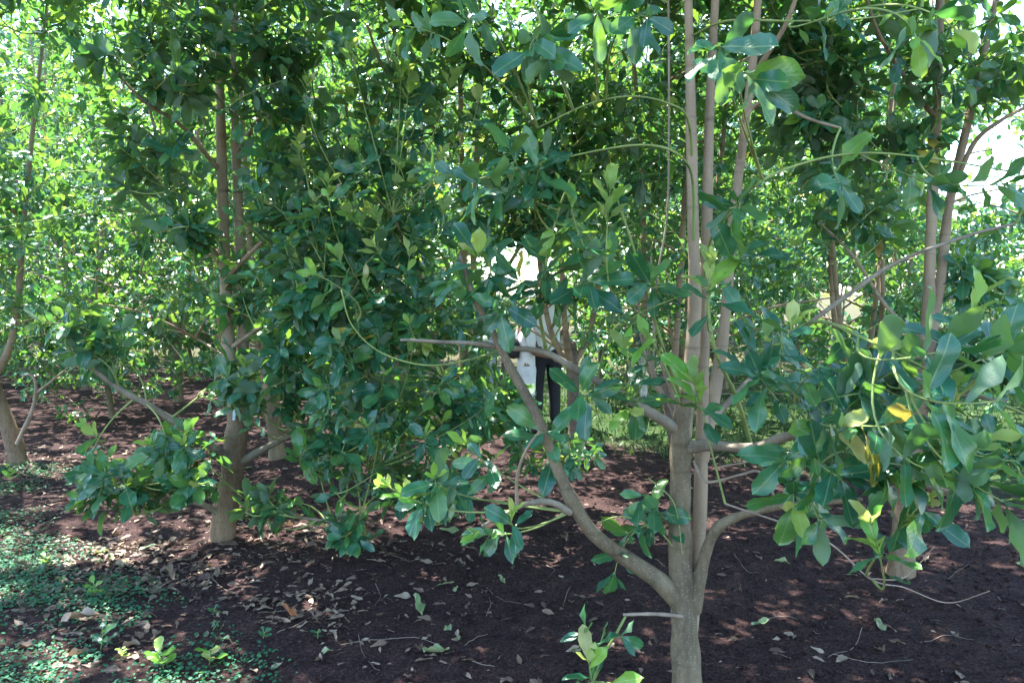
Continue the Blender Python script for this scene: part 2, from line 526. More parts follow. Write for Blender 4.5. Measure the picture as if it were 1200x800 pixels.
# ------------------------------------------------------------------ tree assembly
class Tree:
    def __init__(self, base, label, bark='bark', stem='bark_pale', leaf=0.105, young=0.10, lod='MD', group=None, name='leafy_tree', parts=300, seed=0):
        base = np.array(base, float)
        base[2] = ground_z(np.array([base[0]]), np.array([base[1]]))[0]
        self.base, self.label, self.leaf, self.young, self.lod = base, label, leaf, young, lod
        self.bark, self.stem, self.group, self.name, self.parts = M[bark], M[stem], group, name, parts
        self.limbs = []          # (name, line, rad, sides, mat)
        self.twigs = []          # (line, rad)
        self.pts = None
        self.leaves = dict(pos=[], t=[], n=[], size=[], wid=[], kind=[])
        self.r = np.random.default_rng(seed + 100)

    def limb(self, name, pts, r0, r1, mat=None, sides=10, flare=1.0, steps=None):
        pts = np.asarray(pts, float)
        n = steps or max(8, 5 * len(pts))
        line = catmull(pts, n)
        s = np.linspace(0, 1, n)
        rad = r0 + (r1 - r0) * s ** 0.85
        if flare > 1: rad = rad * (1 + (flare - 1) * np.exp(-s * 9))
        rad = rad * (1 + 0.05 * np.sin(s * 23 + r0 * 900) + 0.04 * np.sin(s * 61 + r1 * 2000))
        self.limbs.append((name, line, rad, sides, mat or self.stem))
        self.pts = line if self.pts is None else np.vstack([self.pts, line])
        return line

    def add_leaves(self, pos, t, n, size, kind):
        L = self.leaves
        k = len(pos)
        L['pos'].append(pos); L['t'].append(t); L['n'].append(n); L['size'].append(size)
        L['wid'].append(self.r.uniform(0.78, 1.08, k)); L['kind'].append(kind)

    def shoot(self, tip, axis_dir, length, nl, size, young=0.0, tube=True, root=None, droop=0.25, rad=0.0032):
        """a leafy shoot ending at tip; leaves spiral along it and crowd at the end"""
        r = self.r
        a = norm(np.asarray(axis_dir, float))
        tip = np.asarray(tip, float)
        start = tip - a * length + np.array([0, 0, -0.12 * length]) * r.uniform(-0.4, 1.0)
        mid = (tip + start) / 2 + r.standard_normal(3) * length * 0.06
        ctrl = [start, mid, tip]
        if root is not None and len(root):
            v_ = start - root
            back = np.maximum(0, -(v_ @ a)) + .5 * np.maximum(0, -v_[:, 2])
            q = root[np.argmin((v_ ** 2).sum(1) + 2.5 * back ** 2 + .25 * back)]
            gap = np.linalg.norm(q - start)
            ctrl = [q, q * .45 + start * .55 + r.standard_normal(3) * gap * .05 - np.array([0, 0, .06 * gap]), tip] if gap > .03 else [q, mid, tip]
        if len(ctrl) == 3:
            tt = np.linspace(0, 1, 11)[:, None]
            line = (1 - tt) ** 2 * ctrl[0] + 2 * tt * (1 - tt) * (start if root is not None else mid) + tt ** 2 * tip
        if tube:
            s = np.linspace(0, 1, len(line))
            self.twigs.append((line, rad * (1.5 - 0.95 * s) * 1.1))
        f = r.uniform(0, 1, nl) ** 0.55
        f = np.sort(f)
        nt_ = max(3, nl // 3)
        f[-nt_:] = 1 - r.uniform(0, 0.05, nt_)
        cum = np.concatenate([[0], np.cumsum(np.linalg.norm(np.diff(line, axis=0), axis=1))])
        sa = np.maximum(0, cum[-1] - length * (1 - f))
        p = np.stack([np.interp(sa, cum, line[:, c_]) for c_ in range(3)], -1)
        ref = np.array([0.31, 0.2, 0.93]) if abs(a[2]) < 0.8 else np.array([0.9, 0.3, 0.1])
        b = norm(np.cross(a, ref)); c = np.cross(a, b)
        ang = np.arange(nl) * 2.39996 + r.uniform(0, 6.3) + r.normal(0, 0.25, nl)
        rad_dir = np.cos(ang)[:, None] * b + np.sin(ang)[:, None] * c
        ax = 0.35 + 0.5 * f ** 3 + r.normal(0, 0.15, nl)
        t = norm(rad_dir + ax[:, None] * a + np.array([0, 0, 1.0]) * (-droop + r.normal(0, 0.22, nl))[:, None])
        up = np.array([0, 0, 0.62]) + 0.85 * a + r.normal(0, 0.45, (nl, 3))
        n = norm(up - (up * t).sum(1)[:, None] * t)
        sz = size * r.uniform(0.62, 1.18, nl) * (0.75 + 0.4 * np.sin(np.pi * np.clip(f, 0, 1) * 0.75))
        kind = np.zeros(nl, int)
        if young > 0:
            ny_ = max(3, int(nl * young))
            kind[-ny_:] = 1
            t[-ny_:] = norm(t[-ny_:] + a * r.uniform(0.4, 1.3, (ny_, 1)) + np.array([0, 0, 0.3]))
            sz[-ny_:] *= r.uniform(0.55, 0.95, ny_)
            up2 = up[-ny_:]
            n[-ny_:] = norm(up2 - (up2 * t[-ny_:]).sum(1)[:, None] * t[-ny_:])
        kind[(r.random(nl) < 0.0035) & (kind == 0)] = 2
        keep = ~in_alley(p + t * sz[:, None] * 0.5)
        self.add_leaves(p[keep], t[keep], n[keep], sz[keep], kind[keep])

    def cloud(self, center, radii, n, leaf=None, length=(0.14, 0.34), nl=(9, 17), young=None, tube=True, shell=0.4, lift=0.5, rad=0.003):
        r = self.r
        c = np.asarray(center, float)
        d = norm(r.standard_normal((n, 3)))
        tips = c + d * (r.uniform(0, 1, (n, 1)) ** shell) * np.asarray(radii)
        ok = (tips[:, 2] > 0.14) & ~in_alley(tips)
        tips, dirs = tips[ok], d[ok]
        # shoots nearest the wood grow first, outer ones branch from them
        near = np.array([((self.pts - q) ** 2).sum(1).min() for q in tips]) if len(tips) else np.zeros(0)
        root = self.pts
        for k in np.argsort(near):
            tip, d = tips[k], dirs[k]
            nt0 = len(self.twigs)
            ax = norm(d * np.array([1, 1, 0.5]) + np.array([0, 0, lift]) + r.standard_normal(3) * 0.45)
            yg = self.young if young is None else young
            self.shoot(tip, ax, r.uniform(*length), int(r.integers(*nl)), (leaf or self.leaf) * r.uniform(0.85, 1.1),
                       young=r.uniform(0.2, 0.45) if r.random() < yg else 0, tube=tube, root=root if tube else None, rad=rad)
            if tube and len(self.twigs) > nt0:
                root = np.vstack([root, self.twigs[-1][0][1::2]])

    def pack(self):
        L = self.leaves
        self.L = {k: (np.concatenate(v) if v else np.zeros((0,))) for k, v in L.items()}
        return self.L

    def build(self, chosen):
        root = empty(self.name, self.base, self.label, "shrub" if self.name == "shrub" else "tree", self.group)
        self.root = root
        owner, limb_objs = [], []
        for nm, line, rad, sides, mat in self.limbs:
            owner += [len(limb_objs)] * len(line)
            limb_objs.append(None)
            limb_objs[-1] = link(nm, tube_mesh(nm, [(line, rad)], sides, mat, self.base), root)
        if self.twigs:
            tw = link("twigs", tube_mesh("twigs", self.twigs, 5 if self.lod != 'LO' else 3, M['shoot'] if self.lod != 'LO' else self.stem, self.base, wob=0), root)
            tw["kind"] = "stuff"
        L = self.L
        b = norm(np.cross(L['t'], L['n']))
        allp = np.vstack([l_[1] for l_ in self.limbs])
        for i in np.where(chosen)[0]:
            host = limb_objs[owner[int(((allp - L['pos'][i]) ** 2).sum(1).argmin())]]
            k = KINDS[L['kind'][i]]
            o = link("leaf", LEAF_MESH[k][int(RNG.integers(0, 6))], host)
            s = L['size'][i]
            m = Matrix.Identity(4)
            for row in range(3):
                m[row][0] = b[i][row] * s * L['wid'][i]
                m[row][1] = L['t'][i][row] * s
                m[row][2] = L['n'][i][row] * s
                m[row][3] = L['pos'][i][row] - self.base[row]
            o.matrix_basis = m
        rest = {k: v[~chosen] for k, v in L.items()}
        if len(rest['pos']):
            # blades that stay inside the picture are finer than those far back
            f = link("foliage", merged_leaves("foliage", rest, {'HI': LEAF_HI, 'MD': LEAF_MD, 'LO': LEAF_LO}[self.lod], self.base), root)
            f["kind"] = "stuff"

TREES = []

# ---- the slender tree with three upright stems and long low limbs (stands on bare soil)
A = Tree(P(806, 838, 2.8), "slender tree with three pale upright stems and low crooked limbs over bare soil", leaf=0.118, young=0.22, seed=1)
TREES.append(A)
D0 = 2.8
A.limb("trunk", [P(807, 860, D0), P(806, 820, D0), P(803, 760, D0), P(800, 700, D0), P(797, 640, D0), P(797, 570, D0), P(799, 500, D0), P(806, 455, D0)], 0.058, 0.030, A.bark, 16, 1.2, 60)
A.limb("stem", [P(801, 810, D0 + .02), P(806, 750, D0 + .02), P(814, 690, D0 + .03), P(820, 620, D0 + .05), P(822, 540, D0 + .06), P(824, 470, D0 + .06), P(826, 380, D0 + .05), P(829, 230, D0), P(832, 120, D0), P(838, 0, D0), P(842, -160, D0), P(850, -400, D0)], 0.034, 0.010, A.stem, 12, 1, 70)
A.limb("stem", [P(800, 510, D0), P(808, 440, D0), P(814, 360, D0), P(812, 260, D0 - .02), P(809, 120, D0 - .03), P(806, 0, D0 - .04), P(798, -150, D0), P(785, -420, D0 + .1)], 0.030, 0.010, A.stem, 12, 1, 50)
A.limb("stem", [P(823, 540, D0 + .06), P(838, 455, D0 + .1), P(849, 380, D0 + .1), P(856, 290, D0 + .1), P(866, 200, D0 + .1), P(880, 90, D0 + .1), P(888, 0, D0 + .1), P(900, -180, D0 + .2), P(930, -420, D0 + .2)], 0.026, 0.010, A.stem, 12, 1, 50)
A.limb("branch", [P(880, 95, D0 + .1), P(900, 62, D0), P(925, 20, D0 - .1), P(950, -60, D0 - .2)], 0.012, 0.006)
A.limb("branch", [P(867, 190, D0 + .1), P(872, 145, D0 + .02), P(885, 124, D0), P(908, 119, D0 - .1), P(945, 138, D0 - .2), P(985, 150, D0 - .3)], 0.011, 0.004)
A.limb("limb", [P(797, 708, D0 - .005), P(772, 680, D0 - .02), P(722, 646, D0 - .08), P(690, 618, D0 - .12), P(666, 578, D0 - .15), P(650, 540, D0 - .17), P(625, 480, D0 - .2), P(600, 435, D0 - .2), P(575, 385, D0 - .2), P(556, 350, D0 - .2), P(540, 300, D0 - .15)], 0.034, 0.008, A.bark, 12, 1.12, 60)
A.limb("branch", [P(668, 600, D0 - .15), P(645, 588, D0 - .2), P(617, 590, D0 - .25), P(592, 602, D0 - .3), P(565, 616, D0 - .35)], 0.014, 0.005, M['bark_grey'])
A.limb("branch", [P(606, 592, D0 - .26), P(606, 560, D0 - .3), P(615, 530, D0 - .35), P(632, 505, D0 - .4)], 0.007, 0.003)
A.limb("limb", [P(802, 508, D0), P(760, 482, D0 - .03), P(720, 457, D0 - .06), P(680, 436, D0 - .1), P(640, 413, D0 - .12), P(600, 408, D0 - .15), P(550, 402, D0 - .2), P(505, 400, D0 - .25), P(470, 398, D0 - .3)], 0.019, 0.0045, M['bark_grey'], 10, 1.2, 40)
A.limb("limb", [P(800, 524, D0), P(832, 522, D0 - .06), P(880, 524, D0 - .2), P(920, 512, D0 - .3), P(960, 508, D0 - .45), P(1000, 515, D0 - .6), P(1040, 540, D0 - .7), P(1088, 570, D0 - .8), P(1160, 582, D0 - .9)], 0.021, 0.006, M['bark_grey'], 10, 1.3, 45)
A.limb("branch", [P(990, 510, D0 - .57), P(1018, 482, D0 - .7), P(1060, 470, D0 - .8), P(1110, 462, D0 - .9), P(1180, 470, D0 - 1.0)], 0.009, 0.004, M['bark_grey'])
A.limb("limb", [P(812, 715, D0), P(822, 665, D0 - .03), P(838, 622, D0 - .08), P(870, 603, D0 - .15), P(905, 595, D0 - .25), P(950, 590, D0 - .35), P(1010, 585, D0 - .5)], 0.027, 0.006, A.bark, 10, 1.2, 36)
A.limb("branch", [P(812, 540, D0), P(824, 562, D0 - .08), P(838, 564, D0 - .1), P(868, 556, D0 - .15), P(890, 553, D0 - .18), P(908, 582, D0 - .2)], 0.006, 0.004, M['dead_twig'], 8)
A.limb("branch", [P(838, 548, D0 - .1), P(880, 540, D0 - .2), P(920, 528, D0 - .3)], 0.004, 0.002, M['dead_twig'], 6)
A.limb("branch", [P(824, 500, D0 + .06), P(872, 452, D0 + .15), P(925, 398, D0 + .2), P(985, 352, D0 + .2), P(1050, 308, D0 + .2), P(1135, 276, D0 + .2), P(1190, 262, D0 + .2)], 0.014, 0.005, M['bark_grey'])
A.limb("branch", [P(803, 722, D0 - .03), P(765, 719, D0 - .1), P(731, 720, D0 - .15)], 0.008, 0.0055, M['dead_twig'], 8)
# long green water shoots arching out of the middle
for pts, r0, d in (([(824, 330), (835, 275), (880, 222), (930, 195), (1000, 180), (1080, 184), (1190, 202)], 0.0055, 2.3),
                   ([(812, 300), (812, 215), (798, 184), (768, 171), (720, 173), (640, 190), (560, 210)], 0.0055, 2.5),
                   ([(812, 200), (806, 140), (782, 121), (740, 113), (690, 122), (630, 150)], 0.005, 2.5),
                   ([(800, 470), (775, 400), (742, 290), (722, 230), (712, 195)], 0.0065, 2.6),
                   ([(800, 480), (770, 410), (728, 335), (690, 278), (670, 255)], 0.0055, 2.6),
                   ([(640, 413), (632, 360), (640, 310), (652, 255), (668, 210)], 0.007, 2.55),
                   ([(700, 446), (712, 400), (745, 370), (790, 350), (850, 330)], 0.004, 2.6),
                   ([(640, 415), (665, 372), (715, 345), (780, 335)], 0.004, 2.55),
                   ([(880, 522), (865, 470), (838, 410), (830, 350), (835, 318)], 0.0085, 2.5),
                   ([(880, 420), (950, 378), (1020, 400), (1100, 440), (1200, 485)], 0.006, 1.9),
                   ([(760, 560), (790, 590), (800, 650)], 0.003, 2.7), ([(800, 655), (770, 620), (730, 605), (700, 612)], 0.0035, 2.7),
                   ([(806, 45), (850, 25), (930, 25), (1010, 22), (1080, 10)], 0.0045, 2.3),
                   ([(590, 408), (555, 420), (500, 428), (445, 412), (412, 380), (400, 340)], 0.0038, 2.5)):
    A.limb("shoot", [P(u, v, d + (D0 - d) * max(0, 1 - i * 0.5)) for i, (u, v) in enumerate(pts)], r0, r0 * 0.45, M['shoot'], 7)
# thin hanging brown stems
for pts in ([(783, -20), (784, 120), (782, 250), (770, 330), (765, 450)], [(763, 300), (768, 400), (790, 470), (800, 500)], [(748, 320), (752, 400), (775, 455), (797, 505)]):
    A.limb("dry_stem", [P(u, v, 2.85) for u, v in pts], 0.0042, 0.003, M['dead_twig'], 6)
A.limb("dry_stem", [P(850, 590, 2.4), P(962, 630, 2.3), P(1020, 678, 2.2), P(1060, 688, 2.2), P(1110, 706, 2.2), P(1160, 692, 2.15)], 0.0033, 0.0013, M['dead_twig'], 6)
A.limb("dry_stem", [P(1022, 678, 2.2), P(1060, 676, 2.2), P(1095, 640, 2.2)], 0.0022, 0.0012, M['dead_twig'], 6)
A.limb("shoot", [P(733, 722, 2.66), P(722, 742, 2.6), P(708, 765, 2.58), P(697, 790, 2.56), P(690, 815, 2.56)], 0.0045, 0.0035, M['shoot'], 7)

def C(T, u, v, d, ax, n, size, young=0.0, length=0.16, droop=0.25):
    T.shoot(P(u, v, d), ax, length, n, size, young, True, T.pts, droop, rad=.0024)

# leafy ends, each at its own distance
up, lf, rt, fw, dn = (0, 0, 1), (-1, 0, .3), (1, 0, .25), (0, -1, .2), (0, -.2, -1)
for u, v, d, ax, n, s, y in (
    (1020, 612, 1.75, (-.4, -.3, .8), 13, .10, .75), (1122, 452, 1.75, (.1, -.2, 1), 9, .105, .7), (815, 452, 2.3, (-.3, -.4, .8), 11, .115, .7),
    (715, 222, 2.45, (.1, 0, 1), 12, .115, .9), (832, 312, 2.3, (0, -.3, 1), 10, .12, .7), (930, 380, 2.0, (.3, -.4, .7), 11, .105, .5),
    (1035, 398, 1.9, (.6, -.3, .5), 10, .105, .5), (1150, 345, 1.9, (.3, -.2, .9), 10, .125, .6), (1080, 590, 1.8, (.3, -.4, .6), 8, .08, .8),
    (668, 235, 2.5, (-.2, -.1, 1), 9, .11, .4), (735, 410, 2.4, (-.2, -.2, 1), 7, .11, .6), (760, 400, 2.5, (0, -.3, 1), 8, .10, .3),
    (1170, 470, 1.5, (.7, -.4, .1), 8, .15, 0), (1120, 560, 1.6, (.6, -.4, -.1), 10, .13, 0), (1180, 590, 1.55, (.6, -.3, -.3), 10, .125, 0),
    (1060, 545, 1.8, (.5, -.5, 0), 11, .125, 0), (985, 560, 1.9, (.2, -.7, -.1), 12, .13, 0), (930, 590, 2.0, (-.2, -.6, -.2), 11, .125, .2),
    (960, 610, 1.95, (.1, -.6, -.5), 9, .14, 0), (1080, 600, 1.8, (.2, -.5, -.6), 9, .15, 0), (890, 440, 2.2, (-.3, -.5, .3), 10, .13, 0),
    (960, 430, 2.0, (.2, -.5, .3), 12, .13, 0), (1010, 460, 1.9, (.5, -.5, .1), 12, .135, 0), (1060, 430, 1.9, (.5, -.3, .3), 10, .13, 0),
    (1110, 410, 1.75, (.6, -.3, .2), 10, .135, 0), (980, 500, 1.9, (.3, -.7, 0), 10, .12, .1), (1180, 410, 1.8, (.6, -.2, .3), 10, .13, 0),
    (900, 400, 2.25, (.1, -.5, .5), 10, .125, .2), (1040, 500, 1.8, (.4, -.6, .1), 9, .125, 0), (1150, 520, 1.65, (.5, -.5, 0), 8, .12, .1),
    (1190, 540, 1.6, (.7, -.3, 0), 8, .13, 0), (920, 540, 2.1, (-.2, -.6, 0), 9, .12, 0), (870, 300, 2.4, (.4, -.4, .4), 8, .12, 0),
    (885, 95, 1.75, (.2, -.5, -.5), 7, .13, 0), (845, 55, 1.75, (-.1, -.5, -.1), 8, .12, 0), (1075, 45, 1.8, (.1, -.4, -.9), 5, .12, .2),
    (1120, 35, 1.9, (.4, -.3, -.6), 6, .115, .2), (985, 15, 2.1, (.3, -.3, 0), 7, .11, 0), (620, 60, 2.1, (-.1, -.4, -.6), 8, .115, 0),
    (645, 70, 2.1, (.2, -.4, -.8), 6, .12, 0), (548, 25, 2.0, (-.2, -.5, -.5), 6, .11, 0), (470, 30, 2.2, (-.8, -.3, -.1), 8, .125, 0),
    (660, 30, 2.2, (.4, -.3, 0), 7, .115, .1), (760, 20, 2.1, (.3, -.4, -.3), 7, .12, 0), (700, 15, 2.1, (0, -.5, -.4), 7, .12, 0),
    (560, 215, 2.4, (-.6, -.4, .1), 10, .125, 0), (600, 180, 2.4, (-.2, -.4, .4), 10, .115, 0), (640, 180, 2.4, (.2, -.4, .3), 9, .11, 0),
    (500, 200, 2.6, (-.7, -.3, .1), 9, .12, 0), (640, 300, 2.5, (0, -.4, .5), 13, .125, .1), (690, 330, 2.5, (.3, -.5, .2), 12, .125, 0),
    (610, 330, 2.5, (-.5, -.4, .2), 10, .12, 0), (560, 300, 2.55, (-.4, -.3, .5), 13, .12, .1), (585, 365, 2.45, (-.2, -.6, -.3), 7, .11, 0),
    (530, 330, 2.6, (-.6, -.3, .3), 12, .11, 0), (700, 290, 2.6, (-.2, -.4, .4), 10, .12, 0), (760, 330, 2.55, (-.2, -.5, .1), 8, .115, 0),
    (740, 480, 2.5, (-.3, -.6, -.2), 6, .12, .2), (680, 460, 2.5, (-.2, -.7, .2), 5, .115, 0), (640, 505, 2.6, (-.1, -.5, .3), 9, .13, 0),
    (560, 625, 2.45, (-.6, -.5, .2), 10, .10, .3), (600, 600, 2.4, (.1, -.4, .4), 7, .09, .6), (455, 570, 2.6, (-.5, -.4, .5), 13, .105, .6),
    (510, 560, 2.6, (.1, -.5, .3), 12, .105, .1), (490, 590, 2.7, (-.2, -.5, 0), 10, .105, 0), (545, 520, 2.7, (-.3, -.5, .4), 11, .10, .1),
    (755, 580, 2.75, (-.3, -.3, .3), 9, .12, 0), (735, 625, 2.75, (-.5, -.3, -.2), 8, .115, 0), (720, 672, 2.72, (-.2, -.3, -.7), 4, .12, 0),
    (685, 740, 2.55, (-.4, -.2, .5), 4, .10, 0), (728, 745, 2.55, (.6, -.3, .2), 3, .105, 0), (690, 775, 2.5, (-.2, -.2, 1), 4, .125, .8), (720, 800, 2.5, (.5, -.3, .1), 4, .12, .6),
    (1180, 215, 2.2, (.6, -.2, 0), 8, .12, 0), (1090, 215, 2.3, (.3, -.3, -.2), 6, .115, 0), (985, 215, 2.3, (0, -.4, -.3), 5, .11, 0), (855, 245, 2.3, (-.3, -.4, -.2), 7, .115, 0),
    ):
    C(A, u, v, d, ax, n + 2, s * (.9 if d < 2.3 else 1.04), y, length=0.10 + 0.012 * n)
# crown, most of it above the picture, enlarged to shade the soil
A.cloud((0.4, 2.9, 3.65), (1.9, 1.7, 0.9), 560, leaf=0.115, young=.1)
A.cloud((.4, 4.2, 3.95), (1.6, 1.2, .8), 300, leaf=.115, young=.1)  # extra foliage added above the view to block sun from the right-hand soil
A.cloud((-.6, 2.9, 3.0), (1.0, .7, .45), 50, leaf=0.115, young=.1)
A.cloud((1.9, 2.6, 3.0), (0.8, .7, .5), 50, leaf=0.115, young=.1)

# ---- the bushy forked tree with two tall stems at the edge of the ground cover
B = Tree(P(258, 640, 4.65), "bushy tree with two tall stems and a pale tag on its forked trunk", leaf=0.108, young=0.07, seed=2)
TREES.append(B)
DB = 4.65
B.limb("trunk", [P(258, 655, DB), P(260, 625, DB), P(266, 590, DB), P(273, 540, DB), P(278, 490, DB), P(278, 450, DB), P(276, 420, DB)], 0.078, 0.058, M['bark_warm'], 16, 1.3, 40)
B.limb("stem", [P(276, 460, DB - .02), P(268, 410, DB - .02), P(264, 330, DB), P(261, 240, DB), P(258, 120, DB), P(256, 0, DB), P(252, -150, DB), P(240, -280, DB)], 0.046, 0.016, B.stem, 12, 1, 50)
B.limb("stem", [P(281, 470, DB + .03), P(285, 400, DB + .05), P(282, 300, DB + .05), P(277, 180, DB + .05), P(275, 60, DB + .05), P(279, -80, DB + .05), P(290, -240, DB)], 0.040, 0.013, B.stem, 12, 1, 50)
B.limb("limb", [P(270, 540, DB - .03), P(245, 520, DB - .15), P(215, 500, DB - .25), P(180, 478, DB - .35), P(140, 455, DB - .45), P(100, 425, DB - .5), P(80, 400, DB - .5)], 0.028, 0.010, M['bark_grey'], 10, 1.3, 40)
B.limb("limb", [P(276, 545, DB), P(305, 528, DB - .05), P(345, 508, DB - .1), P(400, 490, DB - .2), P(440, 470, DB - .25)], 0.025, 0.010, M['bark_grey'], 10, 1.3, 30)
B.limb("limb", [P(262, 605, DB - .03), P(235, 590, DB - .1), P(200, 584, DB - .2), P(150, 560, DB - .35), P(110, 540, DB - .4)], 0.018, 0.008, M['bark_grey'], 10, 1.2, 30)
B.limb("limb", [P(270, 600, DB - .03), P(305, 596, DB - .15), P(350, 606, DB - .25), P(420, 614, DB - .3)], 0.015, 0.006, M['dead_twig'], 9, 1.2, 24)
B.limb("branch", [P(258, 310, DB), P(238, 270, DB - .1), P(215, 220, DB - .15), P(190, 175, DB - .2), P(175, 130, DB - .2)], 0.018, 0.008)
B.limb("branch", [P(262, 330, DB), P(300, 290, DB - .2), P(345, 250, DB - .35), P(400, 215, DB - .5)], 0.016, 0.006)
B.limb("branch", [P(268, 410, DB - .02), P(310, 380, DB - .3), P(360, 350, DB - .5), P(420, 330, DB - .6)], 0.016, 0.006)
B.limb("branch", [P(257, 200, DB), P(215, 150, DB - .3), P(170, 120, DB - .5), P(140, 90, DB - .6)], 0.016, 0.006)
B.limb("branch", [P(277, 180, DB + .05), P(310, 130, DB - .1), P(340, 90, DB - .2)], 0.015, 0.006)
B.limb("branch", [P(258, 60, DB), P(225, 0, DB - .2), P(190, -40, DB - .3)], 0.015, 0.006)
for u, v, d, n, ru, rv, rd in ((150, 560, 4.2, 22, 80, 38, .28), (215, 535, 4.2, 12, 45, 40, .2), (275, 450, 4.3, 8, 45, 35, .12), (320, 590, 4.35, 5, 45, 20, .15),
                               (330, 420, 4.2, 22, 70, 60, .4), (380, 330, 4.0, 34, 90, 70, .4), (400, 500, 4.2, 22, 70, 70, .35), (350, 260, 4.2, 22, 80, 60, .4),
                               (110, 390, 4.2, 12, 65, 40, .25), (215, 260, 4.35, 12, 50, 50, .3), (185, 180, 4.2, 16, 60, 50, .4), (200, 60, 4.1, 26, 90, 60, .4),
                               (330, 150, 4.4, 22, 70, 80, .4), (310, 50, 4.4, 22, 70, 60, .4), (285, 330, 4.6, 8, 40, 40, .2), (410, 620, 4.35, 5, 40, 25, .2), (430, 420, 4.0, 22, 70, 70, .4)):
    k = d / FPX
    B.cloud(P(u, v, d), (ru * k, rd, rv * k), n, leaf=.122, rad=.0035)
for u, v, d, ax, n, s, y in ((288, 430, 4.25, (.1, -.4, .8), 14, .105, .5), (100, 500, 4.0, (-.6, -.2, .6), 10, .10, .6), (175, 520, 3.9, (-.2, -.5, .6), 12, .10, .4),
                             (215, 520, 3.95, (.1, -.6, .6), 13, .12, .2), (385, 215, 3.8, (.1, -.1, 1), 12, .105, .7), (350, 165, 4.0, (.1, -.3, .9), 11, .10, .7),
                             (345, 290, 3.9, (-.2, -.3, .9), 12, .10, .7), (370, 235, 3.9, (0, -.3, .9), 10, .10, .6), (360, 95, 4.0, (.2, -.2, .9), 10, .1, .7),
                             (380, 500, 4.0, (-.3, -.5, .4), 12, .105, .4), (330, 590, 4.3, (.3, -.4, .4), 10, .09, .3), (230, 565, 4.0, (.4, -.6, .2), 12, .12, .1)):
    C(B, u, v, d, ax, n, s, y, length=0.2)
B.cloud((-1.9, 4.5, 3.85), (1.8, 1.7, 1.0), 360, leaf=.115)
B.cloud((-3.5, 5.2, 3.9), (1.0, 1.1, .7), 150, leaf=.115)  # foliage added out of view to keep sun off the ground cover

# ---- the many-stemmed tree in the middle of the row behind
E = Tree(P(528, 590, 5.6), "thin many-stemmed tree with pale sunlit shoots, in the row behind the three-stemmed tree", leaf=.108, young=.20, seed=3)
TREES.append(E)
DE = 5.6
E.limb("trunk", [P(520, 600, DE), P(525, 560, DE), P(536, 510, DE), P(546, 470, DE), P(547, 430, DE)], 0.062, 0.046, M['bark_warm'], 12, 1.2, 30)
E.limb("stem", [P(545, 470, DE), P(543, 400, DE), P(543, 300, DE), P(541, 180, DE), P(538, 60, DE), P(530, -120, DE)], 0.040, 0.012, E.stem, 10, 1, 40)
E.limb("stem", [P(547, 460, DE), P(553, 370, DE), P(556, 250, DE), P(560, 130, DE), P(562, 0, DE), P(570, -150, DE)], 0.032, 0.010, E.stem, 10, 1, 40)
E.limb("stem", [P(525, 570, DE), P(500, 500, DE - .2), P(470, 430, DE - .4), P(440, 330, DE - .6), P(420, 240, DE - .7), P(405, 120, DE - .7)], 0.028, 0.010, M['bark_warm'], 10, 1, 40)
E.limb("limb", [P(535, 520, DE), P(500, 530, DE - .4), P(460, 545, DE - .9), P(430, 550, DE - 1.3)], 0.02, 0.008, M['bark_grey'], 9, 1.2, 24)
E.limb("limb", [P(543, 400, DE), P(510, 350, DE - .5), P(480, 300, DE - 1.0), P(460, 250, DE - 1.5)], 0.018, 0.007, E.stem, 9, 1.2, 24)
E.limb("limb", [P(553, 370, DE), P(590, 320, DE - .3), P(630, 260, DE - .5), P(680, 220, DE - .6)], 0.018, 0.007, E.stem, 9, 1.2, 24)
E.limb("limb", [P(541, 180, DE), P(490, 130, DE - .5), P(450, 80, DE - 1.0), P(430, 30, DE - 1.2)], 0.018, 0.007, E.stem, 9, 1.2, 24)
for u, v, d, n, ru, rv, rd in ((430, 260, 4.4, 44, 95, 90, .5), (450, 130, 4.6, 44, 90, 80, .6), (480, 350, 4.6, 40, 90, 70, .5), (470, 480, 4.7, 44, 95, 60, .5), (500, 560, 4.6, 22, 80, 32, .3),
                               (600, 120, 5.2, 46, 90, 90, .6), (590, 240, 5.2, 36, 80, 60, .5), (660, 200, 5.2, 40, 80, 90, .5), (560, 470, 5.2, 30, 70, 60, .5), (640, 530, 5.3, 14, 70, 22, .4),
                               (720, 130, 5.3, 40, 70, 110, .5), (520, 30, 5.0, 36, 110, 60, .6), (560, 370, 5.3, 16, 45, 50, .4)):
    k = d / FPX
    E.cloud(P(u, v, d), (ru * k, rd, rv * k), n, leaf=.122)
for u, v, d, ax, n, s, y in ((440, 250, 3.9, (-.2, -.2, 1), 12, .11, .8), (410, 250, 4.0, (-.4, -.2, .8), 12, .11, .7), (470, 60, 4.0, (0, -.1, 1), 14, .12, .9), (480, 90, 4.0, (.1, -.1, 1), 13, .11, .9),
                             (530, 90, 4.0, (.2, -.1, 1), 12, .11, .9), (440, 290, 3.9, (-.3, -.3, .6), 11, .11, .6), (360, 335, 4.2, (-.6, -.3, .3), 12, .105, .4), (470, 200, 4.0, (-.3, -.2, .8), 10, .10, .5)):
    C(E, u, v, d, ax, n, s, y, length=0.2)
